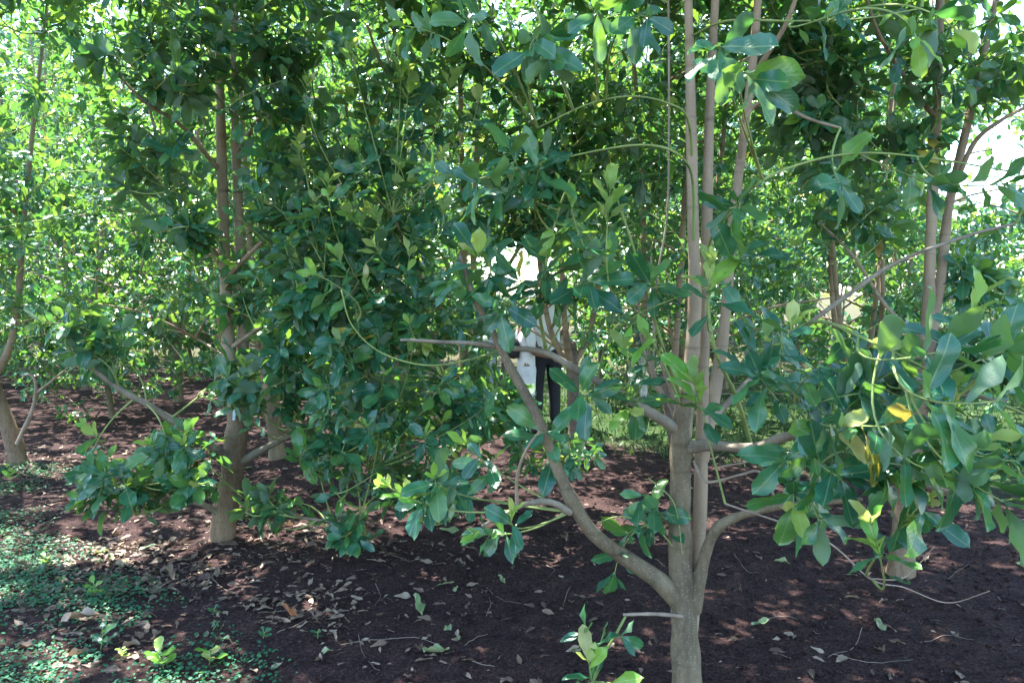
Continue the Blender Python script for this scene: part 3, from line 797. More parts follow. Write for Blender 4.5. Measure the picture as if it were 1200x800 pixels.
for u, v, d, ax, n, s, y in ((395, 300, 3.7, (-.3, -.3, .8), 12, .11, .6), (430, 330, 3.7, (.1, -.4, .8), 12, .11, .5), (480, 300, 3.7, (.2, -.3, .8), 11, .11, .4), (520, 250, 3.8, (0, -.3, .8), 12, .11, .4), (480, 380, 3.8, (-.2, -.4, .6), 12, .11, .2), (520, 180, 3.8, (.2, -.2, .9), 12, .11, .5),
                             (420, 180, 3.8, (-.2, -.2, .9), 12, .115, .4), (560, 120, 3.7, (.1, -.3, .8), 12, .11, .3), (400, 400, 3.7, (-.3, -.4, .5), 13, .11, .2), (450, 440, 3.8, (.2, -.5, .5), 13, .11, .1), (520, 440, 3.7, (.2, -.5, .5), 12, .11, .2), (430, 500, 3.7, (-.1, -.5, .4), 13, .11, .2), (580, 460, 3.8, (.1, -.5, .4), 11, .11, .1), (370, 470, 3.9, (-.3, -.4, .4), 13, .11, .2), (500, 510, 3.7, (0, -.5, .4), 12, .11, .1), (410, 60, 3.9, (-.2, -.2, .9), 12, .11, .7)):
    C(E, u, v, d, ax, n, s, y, length=0.22)
E.cloud((-.4, 5.2, 4.1), (1.9, 1.6, 0.9), 200, leaf=.115)

# ---- the tree close behind at the right, two stems, thick foot on bare soil
Dt = Tree(P(1055, 692, 4.0), "two-stemmed tree whose thick foot stands on bare soil behind drooping large leaves", leaf=.11, young=.06, seed=4)
TREES.append(Dt)
DD = 4.0
Dt.limb("trunk", [P(1054, 705, DD), P(1056, 670, DD), P(1060, 600, DD), P(1068, 530, DD), P(1078, 460, DD), P(1086, 400, DD)], 0.066, 0.042, M['bark_warm'], 14, 1.4, 36)
Dt.limb("stem", [P(1082, 430, DD), P(1088, 360, DD), P(1091, 270, DD), P(1097, 140, DD), P(1101, 30, DD), P(1104, -120, DD), P(1110, -260, DD)], 0.033, 0.014, Dt.stem, 12, 1, 40)
Dt.limb("stem", [P(1086, 420, DD + .05), P(1102, 330, DD + .08), P(1112, 240, DD + .1), P(1135, 140, DD + .1), P(1156, 50, DD + .1), P(1180, -60, DD + .1), P(1210, -220, DD + .1)], 0.030, 0.012, Dt.stem, 12, 1, 40)
Dt.limb("branch", [P(1112, 240, DD + .1), P(1140, 170, DD), P(1175, 140, DD - .1), P(1215, 120, DD - .1)], 0.015, 0.007)
Dt.limb("branch", [P(1097, 140, DD), P(1060, 90, DD - .1), P(1030, 40, DD - .3), P(1010, -20, DD - .3)], 0.013, 0.006)
Dt.limb("branch", [P(1085, 400, DD), P(1040, 360, DD + .2), P(1000, 300, DD + .3), P(960, 260, DD + .4)], 0.013, 0.005)
Dt.limb("branch", [P(1070, 520, DD), P(1110, 480, DD + .1), P(1160, 440, DD + .1), P(1220, 400, DD)], 0.018, 0.008)
for u, v, d, n, ru, rv, rd in ((1050, 100, 3.9, 22, 90, 90, .4), (1150, 60, 4.0, 14, 70, 60, .4), (960, 130, 4.2, 30, 90, 90, .5), (1000, 230, 4.3, 14, 90, 50, .4), (1170, 420, 4.0, 18, 60, 40, .4),
                               (1150, 520, 4.0, 12, 60, 40, .4), (1060, 440, 4.2, 14, 70, 40, .4), (920, 60, 4.2, 24, 80, 70, .4), (1140, 320, 4.1, 10, 50, 35, .3)):
    k = d / FPX
    Dt.cloud(P(u, v, d), (ru * k, rd, rv * k), n, leaf=.122)
Dt.cloud((1.6, 4.7, 3.95), (2.0, 1.8, 0.9), 600, leaf=.115)  # crown above the view, shifted and thickened to shade the soil

# ---- generic trees of the orchard rows and the wood behind
def row_tree(x, y, label, h=4.6, rx=1.5, n=230, stems=3, leaf=.11, z0=.45, lod='LO', bark='bark', young=.08, parts=300, seed=0, group=None, r0=.07, tube=True, lean=None):
    T = Tree((x, y, 0), label, bark=bark, leaf=leaf, young=young, lod=lod, parts=parts, seed=seed, group=group)
    r = T.r
    b = T.base
    fork = r.uniform(.5, .9)
    lean = r.normal(0, .08, 2) if lean is None else np.array(lean)
    T.limb("trunk", [b + (0, 0, -.08), b + (lean[0] * .3, lean[1] * .3, .25), b + (lean[0], lean[1], fork), b + (lean[0] * 1.2, lean[1] * 1.2, fork + .15)], r0, r0 * .75, None if bark == 'bark_pale' else T.bark, 10, 1.25, 14)
    top = b + (lean[0], lean[1], fork)
    for s in range(stems):
        a = 2 * math.pi * s / stems + r.uniform(0, 1)
        o = np.array([math.cos(a), math.sin(a), 0])
        sp = r.uniform(.12, .35) * rx
        T.limb("stem", [top + (0, 0, -.1), top + o * sp * .45 + (0, 0, .4), top + o * sp * .8 + (0, 0, (h - fork) * .45) + r.normal(0, .05, 3), top + o * sp * 1.3 + (0, 0, (h - fork) * .92)], r0 * .55, .012, T.stem, 8, 1, 22)
    for s in range(7):
        a = r.uniform(0, 6.28)
        st = T.pts[r.integers(14, len(T.pts))]
        o = np.array([math.cos(a), math.sin(a), 0])
        ln = rx * r.uniform(.5, .9)
        T.limb("branch", [st, st + o * ln * .5 + (0, 0, ln * .25), st + o * ln + (0, 0, ln * .35)], .018, .006, T.stem, 6, 1, 10)
    hc = (h - z0) / 2
    T.cloud(b + (lean[0], lean[1], z0 + hc), (rx, rx, hc), n, leaf=leaf, length=(.2, .5), nl=(12, 22), tube=tube, shell=.45)
    TREES.append(T)
    return T

Cc = row_tree(-4.15, 6.6, "leaning tree with bare crooked side twig and brown foot on sun-dappled ground", h=4.6, rx=1.5, n=200, lod='MD', bark='bark_warm', seed=21, r0=.072, z0=.7, lean=(-.26, 0))
Cc.limb("branch", [P(20, 520, 6.5), P(38, 480, 6.45), P(42, 455, 6.4), P(38, 440, 6.4), P(26, 440, 6.4)], .018, .008, M['dead_twig'])
Cc.limb("branch", [P(41, 462, 6.42), P(62, 445, 6.35), P(80, 430, 6.3)], .012, .005, M['dead_twig'])
row_tree(0.62, 7.7, "dark-trunked tree beside the people in white shirts", h=5.0, rx=1.6, n=330, lod='MD', bark='bark_dark', seed=22, z0=.9)
row_tree(3.0, 6.6, "slim tree with thin dark and pale stems behind the two-stemmed tree", h=5.0, rx=1.5, n=300, lod='MD', stems=4, seed=23, r0=.055, z0=.5)
row_tree(-6.5, 12.0, "tree with a dark trunk across the shaded soil, behind the bare crooked twig", h=5.5, rx=1.9, n=230, bark='bark_dark', seed=24, z0=.9)
row_tree(-3.0, 8.8, "dense dark tree filling the row right behind the bushy forked tree", h=5.2, rx=1.7, n=280, seed=25, z0=.6)
row_tree(-6.4, 8.6, "sunlit small-leaved tree behind the leaning tree", h=5.4, rx=1.7, n=260, seed=26, z0=.5, young=.15)
row_tree(-1.2, 9.6, "airy tree behind the many-stemmed tree, beside the wire fence", h=5.2, rx=1.5, n=230, seed=27, z0=.7, young=.15)
row_tree(2.1, 9.2, "dark bushy tree behind the dark-trunked tree", h=5.2, rx=1.6, n=280, seed=28, z0=.35)
row_tree(4.6, 9.4, "leafy tree between bright clearings behind the slim tree", h=5.0, rx=1.5, n=230, seed=29, z0=.4, young=.15)
row_tree(6.9, 10.5, "low spreading tree at the edge of the bright clearing", h=3.6, rx=1.5, n=150, seed=30, z0=.3, young=.2)
row_tree(-9.2, 10.5, "tall leafy tree beyond the sunlit small-leaved tree", h=6, rx=1.9, n=250, seed=31, z0=.5, young=.15)
row_tree(-4.7, 3.9, "unseen leafy tree added to shade the green ground cover beside the bushy forked tree", h=4.8, rx=1.6, n=330, seed=32, z0=1.3, parts=0)  # stands outside the view, added to cast shade on the left ground
row_tree(4.6, 3.4, "unseen leafy tree added to shade the bare soil beside the two-stemmed tree", h=4.8, rx=1.6, n=230, seed=33, z0=1.2, parts=0)  # outside the view as well, added for its shade at the right
row_tree(-2.1, 7.0, "full leafy tree filling the space between the forked and many-stemmed trees", h=5.2, rx=1.5, n=330, seed=38, z0=.6, young=.1)
row_tree(1.35, 6.2, "dark leafy tree whose trunk hides behind the three upright stems", h=5.2, rx=1.3, n=250, seed=39, z0=1.0, young=.06, lod='MD', bark='bark_dark')
row_tree(-4.6, 10.8, "low bushy tree filling the gap behind the dense dark tree", h=4.6, rx=1.7, n=260, seed=34, z0=.15, young=.1)
row_tree(-1.9, 12.2, "young bushy tree beyond the wire fence behind the airy tree", h=5.0, rx=1.5, n=230, seed=35, z0=.15, young=.1)
row_tree(3.2, 11.8, "young bushy tree on the grass behind the dark bushy tree", h=4.8, rx=1.6, n=260, seed=36, z0=.15, young=.1)
row_tree(1.5, 12.6, "narrow leafy tree beyond the wire fence behind the people", h=4.8, rx=1.2, n=190, seed=37, z0=.3, young=.1)
for i, (x, y, lab) in enumerate(((-8.2, 13.0, "low shrub filling in below the dark-trunked tree across the soil"), (-5.4, 13.4, "low shrub behind the low bushy tree"), (-3.3, 12.4, "low shrub between the dense dark tree and the wood"), (-7.6, 10.4, "low shrub behind the sunlit small-leaved tree"),
                                  (-.9, 14.2, "low shrub beyond the wire fence behind the airy tree"), (2.7, 13.6, "low shrub behind the dark bushy tree on the grass"), (5.2, 12.4, "low shrub on the grass by the bright clearing"), (-10.8, 13, "low shrub under the tall leafy tree"), (-4.7, 9.2, "low shrub crowding the foot of the dense dark tree"), (3.9, 8.2, "low shrub on the grass right behind the slim tree"), (1.5, 10.6, "low shrub beside the person in bright blue shirt"))):
    row_tree(x, y, lab, h=2.3, rx=1.45, n=150, seed=80 + i, z0=.05, young=.12, parts=120, r0=.035, leaf=.11).name = "shrub"
FAR = [(-12.5, 15, "broad leafy tree of the wood, outermost behind the tall leafy tree"), (-9, 14.6, "broad tree of the wood behind the dark-trunked one across the soil"), (-6.0, 15.4, "broad tree of the wood behind the low bushy tree"),
       (-3.3, 14.6, "broad tree of the wood behind the dense dark tree"), (-1.6, 16.5, "broad tree of the wood behind the airy tree"), (2.4, 15, "broad tree of the wood behind the young bushy tree on grass"),
       (4.4, 14.2, "broad tree of the wood behind the leafy tree between clearings"), (6.2, 17.0, "broad tree of the wood at the rim of the bright clearing"),
       (-10.6, 17.8, "broad tree of the wood in its back rank behind the tall leafy tree"), (-7.6, 17.8, "broad tree of the wood in its back rank behind the dark-trunked one"), (-4.7, 18.0, "broad tree of the wood in its back rank behind the dense dark tree")]
for i, (x, y, lab) in enumerate(FAR):
    row_tree(x, y, lab, h=8.5, rx=2.4, n=420, leaf=.155, seed=50 + i, z0=.2, young=.2, parts=0, group="trees of the wood behind the rows", r0=.11, stems=3, tube=False)

# ---- pick the leaves that show largest: each becomes a part of its own
ZW, ZH = 600, 400
zb = np.full(ZW * ZH, 1e9)
smp = np.array([.2, .45, .7, .9])
for T in TREES:
    L = T.pack()
    T.S = []
    bvec = norm(np.cross(L['t'], L['n']))
    for f in smp:
        for sx in (-.13, .13):
            u, v, d = project(L['pos'] + (L['t'] * f + bvec * sx) * L['size'][:, None])
            ok = (d > .3) & (u >= 0) & (u < 1200) & (v >= 0) & (v < 800)
            ii = np.where(ok, (np.clip(v, 0, 799) * .5).astype(int) * ZW + (np.clip(u, 0, 1199) * .5).astype(int), 0)
            np.minimum.at(zb, ii[ok], d[ok])
            T.S.append((ok, ii, d))
for T in TREES:
    L = T.L
    vis = np.zeros(len(L['pos']))
    for ok, ii, d in T.S:
        vis += ok & (d < zb[ii] + .04)
    d = T.S[3][2]
    px = L['size'] * FPX / np.maximum(d, .3)
    view = norm(L['pos'] - np.array([0, 0, CAM_H]))
    face = .25 + .75 * np.abs((L['n'] * view).sum(1))
    score = px * px * face * (vis / 8.0)
    score[(px < 10) | (vis < 3)] = 0
    order = np.argsort(-score)[:T.parts]
    ch = np.zeros(len(score), bool)
    ch[order] = score[order] > 0
    T.build(ch)
    T.S = None

# ---- the wood far behind, one mass
def far_wood():
    n = 52000
    p = np.stack([RNG.uniform(-34, 34, n), RNG.uniform(24, 31, n), RNG.uniform(0, 1, n) ** .9 * 12.5], -1)
    dens = vnoise(p[:, 0] * .55, p[:, 2] * .55 + 40, 21) + .35 * vnoise(p[:, 0] * 1.7, p[:, 2] * 1.7, 22)
    top = 8.5 + 4.5 * vnoise(p[:, 0] * .3, p[:, 1] * 0, 23)
    keep = (dens > .27) & (p[:, 2] < top) & ~in_alley(p)
    p = p[keep]
    k = len(p)
    t = norm(RNG.normal(0, 1, (k, 3)) + (0, 0, -.3))
    nn = RNG.normal(0, .6, (k, 3)) + (0, -.3, .8)
    nn = norm(nn - (nn * t).sum(1)[:, None] * t)
    L = dict(pos=p, t=t, n=nn, size=RNG.uniform(.25, .5, k), wid=RNG.uniform(.9, 1.5, k), kind=(RNG.random(k) < .25).astype(int))
    o = link("far_wood", merged_leaves("far_wood", L, LEAF_LO[:1], np.zeros(3)))
    tag(o, "leafy mass of distant woodland closing the view behind the orchard", "woodland", kind="stuff")
far_wood()

# ------------------------------------------------------------------ small things on the ground
def gz(x, y):
    return float(ground_z(np.array([x]), np.array([y]))[0])

def ground_px(u, v):
    d = 1386.0 / (v - 343.0)
    p = P(u, v, d)
    return np.array([p[0], p[1], gz(p[0], p[1])])

# ground cover
n = 120000
x = RNG.uniform(-4.6, 0.4, n); y = RNG.uniform(2.6, 6.6, n)
ca = cover_amount(x, y)
dens = np.clip(ca * 1.6 + .35, 0, 1) * np.clip((vnoise(x * 2.6, y * 2.6, 31) * .7 + vnoise(x * 7, y * 7, 32) * .5 - .36) * 3.2, 0, 1)
bare = np.exp(-(((x + 2.0) / .55) ** 2 + ((y - 3.3) / .22) ** 2))          # worn dark spot inside the patch
keep = (RNG.random(n) < dens * (1 - .9 * bare)) & (ca > -.3)
x, y = x[keep], y[keep]
k = len(x)
hgt = RNG.uniform(.004, .035, k) * (.5 + vnoise(x * 5, y * 5, 33))
ang = RNG.uniform(0, 6.283, k)
t = norm(np.stack([np.cos(ang), np.sin(ang), RNG.normal(.15, .25, k)], -1))
nn = RNG.normal(0, .3, (k, 3)) + (0, -.1, 1)
nn = norm(nn - (nn * t).sum(1)[:, None] * t)
L = dict(pos=np.stack([x, y, ground_z(x, y) + hgt], -1), t=t, n=nn, size=RNG.uniform(.010, .021, k), wid=RNG.uniform(1.5, 1.9, k), kind=np.zeros(k, int))
o = link("ground_cover", merged_leaves("ground_cover", L, LEAF_LO[:1], np.zeros(3), [M['cover']]))
tag(o, "low green creeping ground cover of tiny round leaves", "ground cover", kind="stuff")

# grass beyond the rows
n = 16000
x = RNG.uniform(-3, 9, n); y = RNG.uniform(6.6, 14, n)
keep = (x + y + vnoise(x, y, 41) * 2 > 10.0)
x, y = x[keep], y[keep]; k = len(x)
t = norm(RNG.normal(0, .45, (k, 3)) * (1, 1, .2) + (0, 0, 1))
nn = norm(np.cross(t, RNG.normal(0, 1, (k, 3))))
L = dict(pos=np.stack([x, y, ground_z(x, y) - .005], -1), t=t, n=nn, size=RNG.uniform(.04, .13, k), wid=RNG.uniform(.25, .4, k), kind=np.zeros(k, int))
o = link("grass", merged_leaves("grass", L, LEAF_LO[:1], np.zeros(3), [M['grass']]))
tag(o, "short green grass beyond the tree rows", "grass", kind="stuff")

# soil crumbs
def crumbs():
    n = 15000
    x = RNG.uniform(-3.2, 3.2, n); y = 2.4 + RNG.random(n) ** 1.5 * 4.2
    keep = cover_amount(x, y) < .15
    x, y = x[keep], y[keep]; k = len(x)
    ph = (1 + 5 ** .5) / 2
    iv = norm(np.array([(-1, ph, 0), (1, ph, 0), (-1, -ph, 0), (1, -ph, 0), (0, -1, ph), (0, 1, ph), (0, -1, -ph), (0, 1, -ph), (ph, 0, -1), (ph, 0, 1), (-ph, 0, -1), (-ph, 0, 1)], float))
    it = np.array([(0, 11, 5), (0, 5, 1), (0, 1, 7), (0, 7, 10), (0, 10, 11), (1, 5, 9), (5, 11, 4), (11, 10, 2), (10, 7, 6), (7, 1, 8), (3, 9, 4), (3, 4, 2), (3, 2, 6), (3, 6, 8), (3, 8, 9), (4, 9, 5), (2, 4, 11), (6, 2, 10), (8, 6, 7), (9, 8, 1)])
    s = .003 + .012 * RNG.random(k) ** 3.2
    v = iv[None] * (1 + RNG.normal(0, .22, (k, 12, 1))) * s[:, None, None] * np.array([1, 1, .7]) * RNG.uniform(.7, 1.4, (k, 1, 3))
    v = v + np.stack([x, y, ground_z(x, y) + s * .25], -1)[:, None]
    f = it[None] + (np.arange(k) * 12)[:, None, None]
    o = link("soil_crumbs", make_mesh("soil_crumbs", v.reshape(-1, 3), f.reshape(-1), 3, [M['soil']], smooth=False))
    tag(o, "loose dark crumbs of earth scattered over the bare soil", "soil", kind="stuff")
crumbs()

# leaf litter: the small rotted bits as one mass
def litter_xy(n, seed):
    r = np.random.default_rng(seed)
    x = r.uniform(-5.2, 3.4, n); y = 2.5 + r.random(n) ** 1.2 * 6.0
    w = .03 + 1.0 * np.exp(-((x + 1.8) / .85) ** 2 - ((y - 4.5) / .75) ** 2) + .5 * np.exp(-((x + 3.9) / 1.1) ** 2 - ((y - 6.2) / .9) ** 2) + .25 * np.exp(-((x + 1.3) / .6) ** 2 - ((y - 3.5) / .6) ** 2)
    w = w * (.35 + 1.1 * (vnoise(x * 2.2, y * 2.2, 51) > .45))
    k = r.random(n) < w
    return x[k], y[k]
x, y = litter_xy(60000, 61); k = len(x)
ang = RNG.uniform(0, 6.283, k)
t = norm(np.stack([np.cos(ang), np.sin(ang), RNG.normal(0, .18, k)], -1))
nn = RNG.normal(0, .35, (k, 3)) + (0, 0, 1)
nn = norm(nn - (nn * t).sum(1)[:, None] * t)
L = dict(pos=np.stack([x, y, ground_z(x, y) + RNG.uniform(.002, .012, k)], -1), t=t, n=nn, size=.016 + .066 * RNG.random(k) ** 1.6, wid=RNG.uniform(.55, 1.1, k), kind=np.zeros(k, int))
o = link("leaf_litter", merged_leaves("leaf_litter", L, LEAF_MD, np.zeros(3), [M['dry']]))
tag(o, "thin brown litter of broken dead leaves on the soil", "leaf litter", kind="stuff")

# single fallen leaves
M['rust'] = leaf_material("leaf_rust", [(0, (.30, .10, .04)), (1, (.36, .13, .05))], (.3, .14, .08), [(0, (.4, .15, .05)), (1, (.4, .15, .05))], .5, .15)
FALL = {'tan': [blade_mesh("fallen_leaf", b, M['dry']) for b in CURL + LEAF_HI[:3]], 'green': [blade_mesh("fallen_leaf", b, M['dry_pale']) for b in CURL[:2] + LEAF_HI[:3]],
        'rust': [blade_mesh("fallen_leaf", CURL[1], M['rust'])], 'yellow': [blade_mesh("fallen_leaf", LEAF_HI[1], M['yellow'])]}
FLAB = {'tan': ("dry tan fallen leaf on the open dark soil away from the trunks", "tan leaves fallen on the soil"),
        'green': ("pale green fallen leaf lying on the bare dark soil", "pale green leaves fallen on the soil"),
        'rust': ("rust orange fallen leaf curled up on dark soil", None), 'yellow': ("bright yellow fallen leaf among the litter by the forked tree", None),
        'slender': ("dry tan leaf on the soil close to the three-stemmed tree", "tan leaves by the three-stemmed tree"),
        'lean': ("dry tan leaf on sun-dappled ground round the leaning tree", "tan leaves round the leaning tree"),
        'thick': ("dry tan leaf on the soil round the two-stemmed tree's thick foot", "tan leaves round the thick foot"),
        'foot': ("dry tan leaf in the litter round the foot of the forked tree", "tan leaves round the forked tree"),
        'cover': ("dry tan leaf lying on the green ground cover", "tan leaves on the ground cover")}
def fallen(x, y, kind, size, yaw=None, mesh=None, label=None, group=None, tilt=None):
    o = link("fallen_leaf", mesh or random.choice(FALL[kind]))
    o.location = (x, y, gz(x, y) + .006 + .1 * size)
    tl = tilt or (random.gauss(0, .2), random.gauss(0, .22))
    o.rotation_euler = (tl[0], tl[1], random.uniform(0, 6.28) if yaw is None else yaw)
    o.scale = (size * random.uniform(.8, 1.15), size, size)
    if label is None:
        key = kind
        if kind == 'tan':
            if cover_amount(np.array([x]), np.array([y]))[0] > .05: key = 'cover'
            elif math.hypot(x + 1.75, y - 4.6) < .75: key = 'foot'
        if key == 'tan':
            if math.hypot(x - .62, y - 2.8) < .8: key = 'slender'
            elif math.hypot(x + 4.15, y - 6.6) < 1.3: key = 'lean'
            elif math.hypot(x - 1.97, y - 4.0) < .9: key = 'thick'
        label, group = FLAB[key]
    tag(o, label, "leaf", group)
for u, v, kd, px in ((512, 694, 'green', 19), (536, 694, 'green', 14), (495, 733, 'green', 26), (528, 743, 'green', 20), (592, 690, 'green', 16), (527, 776, 'green', 28), (545, 727, 'tan', 14), (488, 773, 'tan', 20),
                     (390, 781, 'green', 20), (378, 792, 'tan', 24), (664, 638, 'tan', 22), (868, 698, 'tan', 27), (858, 678, 'tan', 16), (925, 672, 'green', 18), (1025, 737, 'green', 22), (880, 739, 'green', 18),
                     (670, 714, 'tan', 20), (350, 743, 'rust', 22), (305, 727, 'tan', 24), (160, 652, 'green', 20), (128, 651, 'green', 16), (143, 661, 'yellow', 20), (324, 631, 'green', 18), (515, 626, 'green', 24), (343, 622, 'tan', 20),
                     (1035, 780, 'tan', 24), (955, 755, 'tan', 26), (1050, 755, 'tan', 24), (1060, 772, 'tan', 22), (1120, 760, 'tan', 16), (1195, 724, 'tan', 16), (470, 640, 'tan', 16), (450, 652, 'tan', 16), (170, 688, 'tan', 22),
                     (205, 688, 'tan', 26), (225, 675, 'tan', 22), (110, 690, 'tan', 22), (35, 672, 'tan', 20), (50, 690, 'tan', 22), (20, 718, 'tan', 24), (80, 705, 'tan', 20), (200, 640, 'tan', 22), (250, 690, 'tan', 20), (90, 735, 'tan', 14), (40, 775, 'tan', 24), (75, 790, 'tan', 30), (255, 650, 'tan', 22), (240, 700, 'tan', 18)):
    p = ground_px(u, v)
    fallen(p[0], p[1], kd, px * 1.1 * p[1] / FPX)
p = ground_px(72, 752)
fallen(p[0], p[1], 'tan', .155, yaw=-1.15, mesh=FALL['tan'][0], label="large dry tan leaf arched over the green ground cover", tilt=(.45, .2))
xs, ys = litter_xy(2600, 71)
cnt = 0
for x, y in zip(xs, ys):
    u, v, d = project(np.array([[x, y, 0.0]]))
    if not (0 < u[0] < 1200 and 0 < v[0] < 800) or cnt >= 190: continue
    cnt += 1
    fallen(x, y, 'green' if random.random() < .12 and cover_amount(np.array([x]), np.array([y]))[0] < 0 else 'tan', random.uniform(.035, .08))

# fallen twigs
TW = {'soil': ("thin dry twig fallen on the bare dark soil", "twigs fallen on the soil")}
def twig(px, rad=.0028, label=None, group=None):
    pts = []
    for u, v in px:
        q = ground_px(u, v)
        pts.append(q + (0, 0, .008))
    c0 = pts[0]
    line = catmull(pts, 12) if len(pts) > 2 else np.linspace(pts[0], pts[1], 10) + RNG.normal(0, .004, (10, 3)) * (1, 1, .3)
    line[:, 2] = ground_z(line[:, 0], line[:, 1]) + rad * 1.2 + .002 * RNG.random(len(line))
    o = link("fallen_twig", tube_mesh("fallen_twig", [(line, np.linspace(rad, rad * .5, len(line)))], 6, M['dead_twig'], c0, wob=0))
    o.location = tuple(c0)
    tag(o, label or TW['soil'][0], "twig", group or TW['soil'][1])
for px in ([(400, 771), (440, 762), (490, 762), (515, 767)], [(245, 686), (262, 700), (280, 715)], [(228, 728), (255, 720), (280, 714)], [(325, 763), (350, 750), (382, 730)], [(300, 735), (340, 730), (362, 728)],
           [(420, 756), (426, 780), (445, 800)], [(544, 768), (560, 755), (572, 750)], [(570, 692), (590, 705), (612, 710)], [(650, 659), (675, 651)], [(440, 690), (446, 705), (438, 722)], [(570, 728), (575, 712), (573, 702)],
           [(660, 714), (664, 700), (669, 691)], [(895, 731), (920, 727), (945, 733)], [(1010, 744), (1000, 770), (970, 782)], [(975, 780), (1020, 788), (1070, 784)], [(1078, 766), (1110, 758), (1140, 760)], [(860, 660), (875, 680), (888, 682)],
           [(553, 787), (570, 790), (580, 792)], [(320, 660), (345, 645), (370, 625), (380, 612)], [(640, 665), (650, 672), (644, 680)], [(460, 655), (480, 660), (492, 654)], [(1110, 690), (1120, 678), (1135, 670)], [(30, 750), (45, 745), (62, 752)], [(130, 735), (160, 728), (185, 735)]):
    twig(px, random.uniform(.0011, .0022))

# small weeds
def weed(u, v, hgt, nl, size, kind, label, group):
    p = ground_px(u, v)
    root = empty("weed", p, label, "weed", group)
    top = np.array([random.gauss(0, .01), random.gauss(0, .01), hgt])
    line = catmull([np.array([0, 0, -.01]), top * .5 + (.004, 0, 0), top], 7)
    link("stem", tube_mesh("stem", [(line, np.linspace(.002, .0012, 7))], 5, M['shoot'], np.zeros(3), wob=0), root)
    for i in range(nl):
        f = .35 + .65 * i / max(1, nl - 1)
        a = i * 2.4 + random.uniform(0, .6)
        o = link("leaf", random.choice(LEAF_MESH[kind]), root)
        q = line[int(f * 6)]
        t = Vector((math.cos(a), math.sin(a), random.uniform(.1, .6) + .3 * f)).normalized()
        nn = Vector((random.gauss(0, .2), random.gauss(0, .2) - .25, 1)); nn = (nn - nn.dot(t) * t).normalized()
        b = t.cross(nn); s = size * random.uniform(.7, 1.2)
        m = Matrix.Identity(4)
        for r_ in range(3):
            m[r_][0], m[r_][1], m[r_][2], m[r_][3] = b[r_] * s * 1.3, t[r_] * s, nn[r_] * s, q[r_]
        o.matrix_basis = m
G = "weeds in the ground cover"
for u, v, h, nl, s, kd, lab, gp in ((108, 706, .06, 7, .05, 'young', "bright green weed rosette in the middle of the ground cover", None), (118, 778, .08, 7, .065, 'mature', "broad-leaved green weed beside broken litter in ground cover", None), (145, 790, .04, 6, .03, 'young', "tiny yellow-green weed seedling beside broken litter", None),
                                    (192, 802, .07, 7, .07, 'young', "bright lobed weed at the soil edge of the ground cover", None), (245, 800, .06, 6, .06, 'young', "pale green weed with oval leaves at the soil edge", None), (308, 768, .035, 7, .035, 'mature', "small dark green weed on bare soil", "small weeds on the bare soil"),
                                    (250, 736, .03, 6, .035, 'mature', "small dark green weed on bare soil", "small weeds on the bare soil"), (372, 766, .03, 6, .028, 'mature', "small dark green weed on bare soil", "small weeds on the bare soil"), (55, 668, .05, 7, .045, 'young', "yellow-green weed at the shaded rim of the ground cover", None), (248, 758, .03, 5, .03, 'mature', "small dark green weed on bare soil", "small weeds on the bare soil"), (12, 572, .14, 10, .06, 'young', "leafy weed at the sunlit rim of the ground cover", None)):
    weed(u, v, h, nl, s, kd, lab, gp)

# pale tag on the forked trunk
M['tag'] = plain("tag_plastic", (.45, .6, .68), .4, .1)
tp = P(275, 478, 4.57) - B.base
bw = .008
tl = catmull([tp + (0, -.012, .06), tp + (.004, -.016, .02), tp + (0, -.012, -.03), tp + (-.004, -.01, -.07)], 8)
vv = np.concatenate([tl + (-bw, 0, 0), tl + (bw, 0, 0), tl + (bw, .002, 0), tl + (-bw, .002, 0)])
ff = []
for i in range(7):
    for a, b in ((0, 1), (1, 2), (2, 3), (3, 0)):
        ff += [a * 8 + i, b * 8 + i, b * 8 + i + 1, a * 8 + i + 1]
link("tag", make_mesh("tag", vv, np.array(ff), 4, [M['tag']], smooth=False), B.root)

# ------------------------------------------------------------------ wire fence beyond the rows
M['wire'] = plain("fence_wire", (.10, .10, .10), .5, .2, metallic=.6)
M['post'] = plain("fence_post", (.06, .055, .05), .6, .3)
fx0, fx1, fy = -2.6, 3.6, 10.0
fence = empty("wire_fence", (fx0, fy, 0), "low dark wire mesh fence with thin posts beyond the tree rows", "fence")
pm = tube_mesh("post", [(np.array([[0, 0, -.1], [0, 0, .5], [0, 0, 1.1]]), np.array([.022, .022, .02]))], 8, M['post'], np.zeros(3), wob=0)
hm = tube_mesh("wire", [(np.linspace((0, 0, 0), (fx1 - fx0, 0, 0), 8), np.full(8, .0032))], 5, M['wire'], np.zeros(3), wob=0)
vm = tube_mesh("wire", [(np.linspace((0, 0, .06), (0, 0, 1.02), 4), np.full(4, .0026))], 5, M['wire'], np.zeros(3), wob=0)
for i in range(6):
    link("post", pm, fence).location = (i * (fx1 - fx0) / 5, .02, 0)
for i in range(8):
    link("wire", hm, fence).location = (0, -.004, .08 + i * .134)
for i in range(52):
    link("wire", vm, fence).location = (i * .12 + .03, -.012, 0)

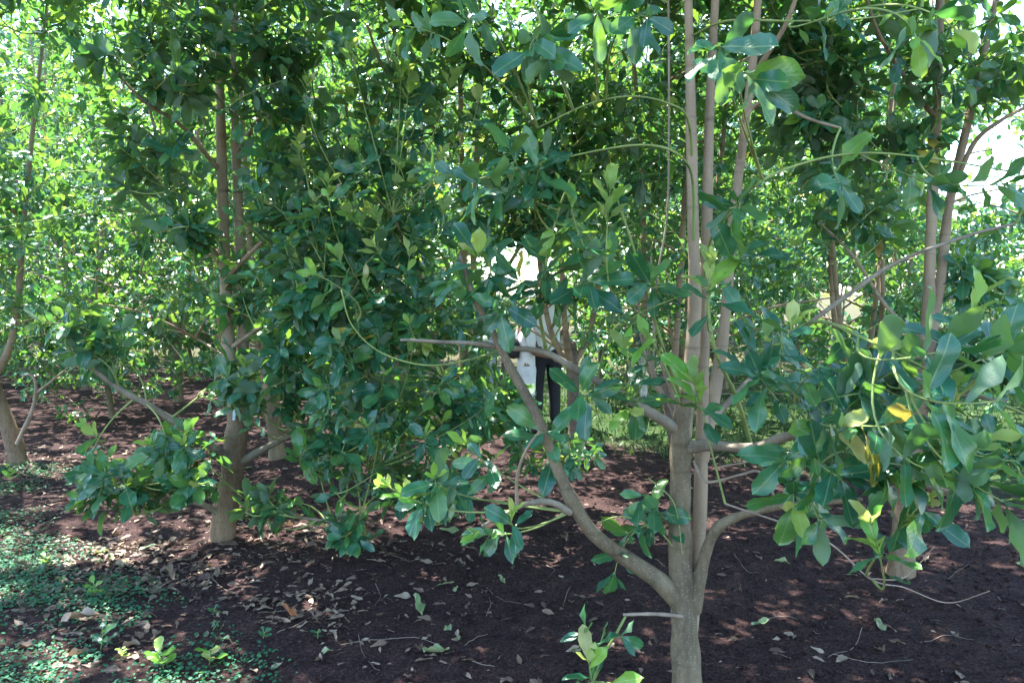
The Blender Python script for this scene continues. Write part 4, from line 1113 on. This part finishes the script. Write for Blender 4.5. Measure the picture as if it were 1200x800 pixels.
# ------------------------------------------------------------------ people behind the trees
def skin(name, verts, edges, radii, mat, root=0, sub=2):
    me = bpy.data.meshes.new(name)
    me.from_pydata([tuple(v) for v in verts], edges, [])
    o = bpy.data.objects.new(name + "_tmp", me)
    COL.objects.link(o)
    o.modifiers.new("Skin", 'SKIN')
    for i, r_ in enumerate(radii):
        sv = me.skin_vertices[0].data[i]
        sv.radius = r_ if isinstance(r_, tuple) else (r_, r_)
        sv.use_root = (i == root)
    o.modifiers.new("Sub", 'SUBSURF').levels = sub
    o.modifiers["Sub"].render_levels = sub
    bpy.context.view_layer.update()
    dg = bpy.context.evaluated_depsgraph_get()
    m2 = bpy.data.meshes.new_from_object(o.evaluated_get(dg))
    m2.name = name
    bpy.data.objects.remove(o)
    m2.materials.clear(); m2.materials.append(mat)
    for p_ in m2.polygons: p_.use_smooth = True
    return m2

def person(x, y, yaw, h, shirt, trousers, hair, label, arm_bend=(0.1, 0.1), cap=None, bag=None):
    root = empty("person", (x, y, gz(x, y)), label, "person")
    root.rotation_euler = (0, 0, yaw)
    k = h / 1.75
    S = lambda *a: np.array(a, float) * k
    skm = plain("skin", (.22, .12, .08), .5, .1)
    hz = plain("hair", hair, .5, .3, 80)
    # body skeleton: facing -Y
    V = [S(0, 0, .95), S(0, .01, 1.12), S(0, .015, 1.30), S(0, .02, 1.43), S(0, .005, 1.52), S(0, -.01, 1.60), S(0, -.015, 1.68)]
    E = [(0, 1), (1, 2), (2, 3), (3, 4), (4, 5), (5, 6)]
    R = [(.15 * k, .11 * k), (.135 * k, .10 * k), (.16 * k, .11 * k), (.10 * k, .08 * k), .052 * k, .078 * k, .085 * k]
    hands = []
    for s, bend in ((-1, arm_bend[0]), (1, arm_bend[1])):
        i = len(V)
        sh = S(s * .19, .02, 1.40); el = S(s * .24, .03 - bend * .1, 1.13); wr = S(s * .235, -.02 - bend * .9, .90 + bend * .55); pm_ = wr + norm(wr - el) * .07 * k
        V += [sh, el, wr, pm_]; E += [(3, i), (i, i + 1), (i + 1, i + 2), (i + 2, i + 3)]
        R += [.058 * k, .042 * k, .028 * k, (.036 * k, .022 * k)]
        hands.append((s, wr, pm_, norm(pm_ - wr)))
        j = len(V)
        V += [S(s * .095, .0, .86), S(s * .10, -.015, .49), S(s * .105, .02, .09), S(s * .115, -.11, .04)]
        E += [(0, j), (j, j + 1), (j + 1, j + 2), (j + 2, j + 3)]
        R += [.092 * k, .062 * k, .042 * k, (.042 * k, .03 * k)]
    body = skin("body", V, E, R, skm)
    # fingers, nose and ears joined into the body
    lines = []
    for s, wr, pm_, d_ in hands:
        side = norm(np.cross(d_, np.array([s, 0, 0.01]) ))
        for f, ln in enumerate((.075, .085, .08, .06)):
            b0 = pm_ + side * (f - 1.5) * .019 * k - d_ * .01 * k
            lines.append((np.array([b0, b0 + d_ * ln * .5 * k, b0 + d_ * ln * k + np.array([-s * .02, 0, 0]) * k]), np.array([.0095, .009, .0075]) * k))
        b0 = wr + d_ * .03 * k + side * .03 * k
        lines.append((np.array([b0, b0 + (d_ * .6 + side * .5) * .035 * k, b0 + (d_ * .9 + side * .35) * .065 * k]), np.array([.011, .010, .008]) * k))
    lines.append((np.array([S(0, -.085, 1.665), S(0, -.112, 1.64), S(0, -.108, 1.62)]), np.array([.008, .013, .014]) * k))
    for s in (-1, 1):
        lines.append((np.array([S(s * .08, 0, 1.67), S(s * .092, .008, 1.65), S(s * .08, .0, 1.615)]), np.array([.014, .02, .01]) * k))
    extra = tube_mesh("extra", lines, 8, skm, np.zeros(3), wob=0)
    import bmesh
    bm = bmesh.new(); bm.from_mesh(body); bm.from_mesh(extra); bm.to_mesh(body); bm.free()
    ob = link("body", body, root)
    # clothes
    sv = [S(0, 0, .80), S(0, .005, 1.02), S(0, .012, 1.22), S(0, .018, 1.36), S(0, .02, 1.45)]
    se = [(0, 1), (1, 2), (2, 3), (3, 4)]
    sr = [(.185 * k, .145 * k), (.165 * k, .128 * k), (.185 * k, .135 * k), (.155 * k, .11 * k), (.07 * k, .065 * k)]
    for s, bend in ((-1, arm_bend[0]), (1, arm_bend[1])):
        i = len(sv)
        sv += [S(s * .195, .02, 1.395), S(s * .235, .028 - bend * .07, 1.18)]
        se += [(3, i), (i, i + 1)]; sr += [.078 * k, .058 * k]
    link("shirt", skin("shirt", sv, se, sr, plain("shirt", shirt, .8, .08, 12)), root)
    tv = [S(0, 0, 1.04), S(0, 0, .88)]; te = [(0, 1)]; tr = [(.165 * k, .125 * k), (.17 * k, .13 * k)]
    for s in (-1, 1):
        i = len(tv)
        tv += [S(s * .098, 0, .78), S(s * .102, -.012, .48), S(s * .107, .02, .05)]
        te += [(1, i), (i, i + 1), (i + 1, i + 2)]; tr += [.108 * k, .08 * k, .06 * k]
    link("trousers", skin("trousers", tv, te, tr, plain("trousers", trousers, .8, .15, 12)), root)
    for s in (-1, 1):
        link("shoe", skin("shoe", [S(s * .107, .04, .05), S(s * .112, -.05, .045), S(s * .118, -.15, .035)], [(0, 1), (1, 2)], [.052 * k, .048 * k, .036 * k], plain("shoe", (.05, .045, .04), .5, .2)), root)
    if cap:
        hm_ = skin("cap", [S(0, .012, 1.70), S(0, .005, 1.765)], [(0, 1)], [.105 * k, .07 * k], plain("cap", cap, .8, .1))
        c_ = link("cap", hm_, root)
        link("brim", skin("brim", [S(0, -.08, 1.71), S(0, -.16, 1.70)], [(0, 1)], [(.075 * k, .012 * k), (.05 * k, .01 * k)], plain("brim", cap, .8, .1)), c_)
    hair_m = skin("hair", [S(0, .035, 1.63), S(0, .03, 1.70), S(0, .005, 1.755)], [(0, 1), (1, 2)], [.074 * k, .092 * k, .066 * k], hz)
    link("hair", hair_m, root)
    if bag:
        link("backpack", skin("backpack", [S(0, .19, 1.02), S(0, .20, 1.18), S(0, .17, 1.34)], [(0, 1), (1, 2)], [(.14 * k, .09 * k), (.15 * k, .10 * k), (.11 * k, .06 * k)], plain("backpack", bag, .7, .2)), root)
    return root

q = P(640, 380, 8.9); person(q[0], q[1], math.pi + .25, 1.74, (.72, .75, .80), (.012, .014, .022), (.012, .010, .009), "standing person in white shirt and dark trousers, tallest by the fence", arm_bend=(.25, .2))
q = P(617, 380, 8.6); person(q[0], q[1], 1.9, 1.36, (.75, .77, .80), (.62, .65, .70), (.02, .013, .010), "shorter person in white shirt and pale trousers with dark backpack", arm_bend=(.3, .25), bag=(.015, .015, .02))
q = P(566, 380, 10.5); person(q[0], q[1], .4, 1.68, (.50, .58, .72), (.30, .36, .48), (.015, .012, .010), "person in pale blue shirt half hidden beyond the fence", arm_bend=(.3, .3))
q = P(747, 380, 11.0); person(q[0], q[1], 2.6, 1.66, (.06, .17, .50), (.68, .70, .74), (.012, .010, .009), "person in bright blue shirt and white trousers behind the trees", arm_bend=(.2, .3))
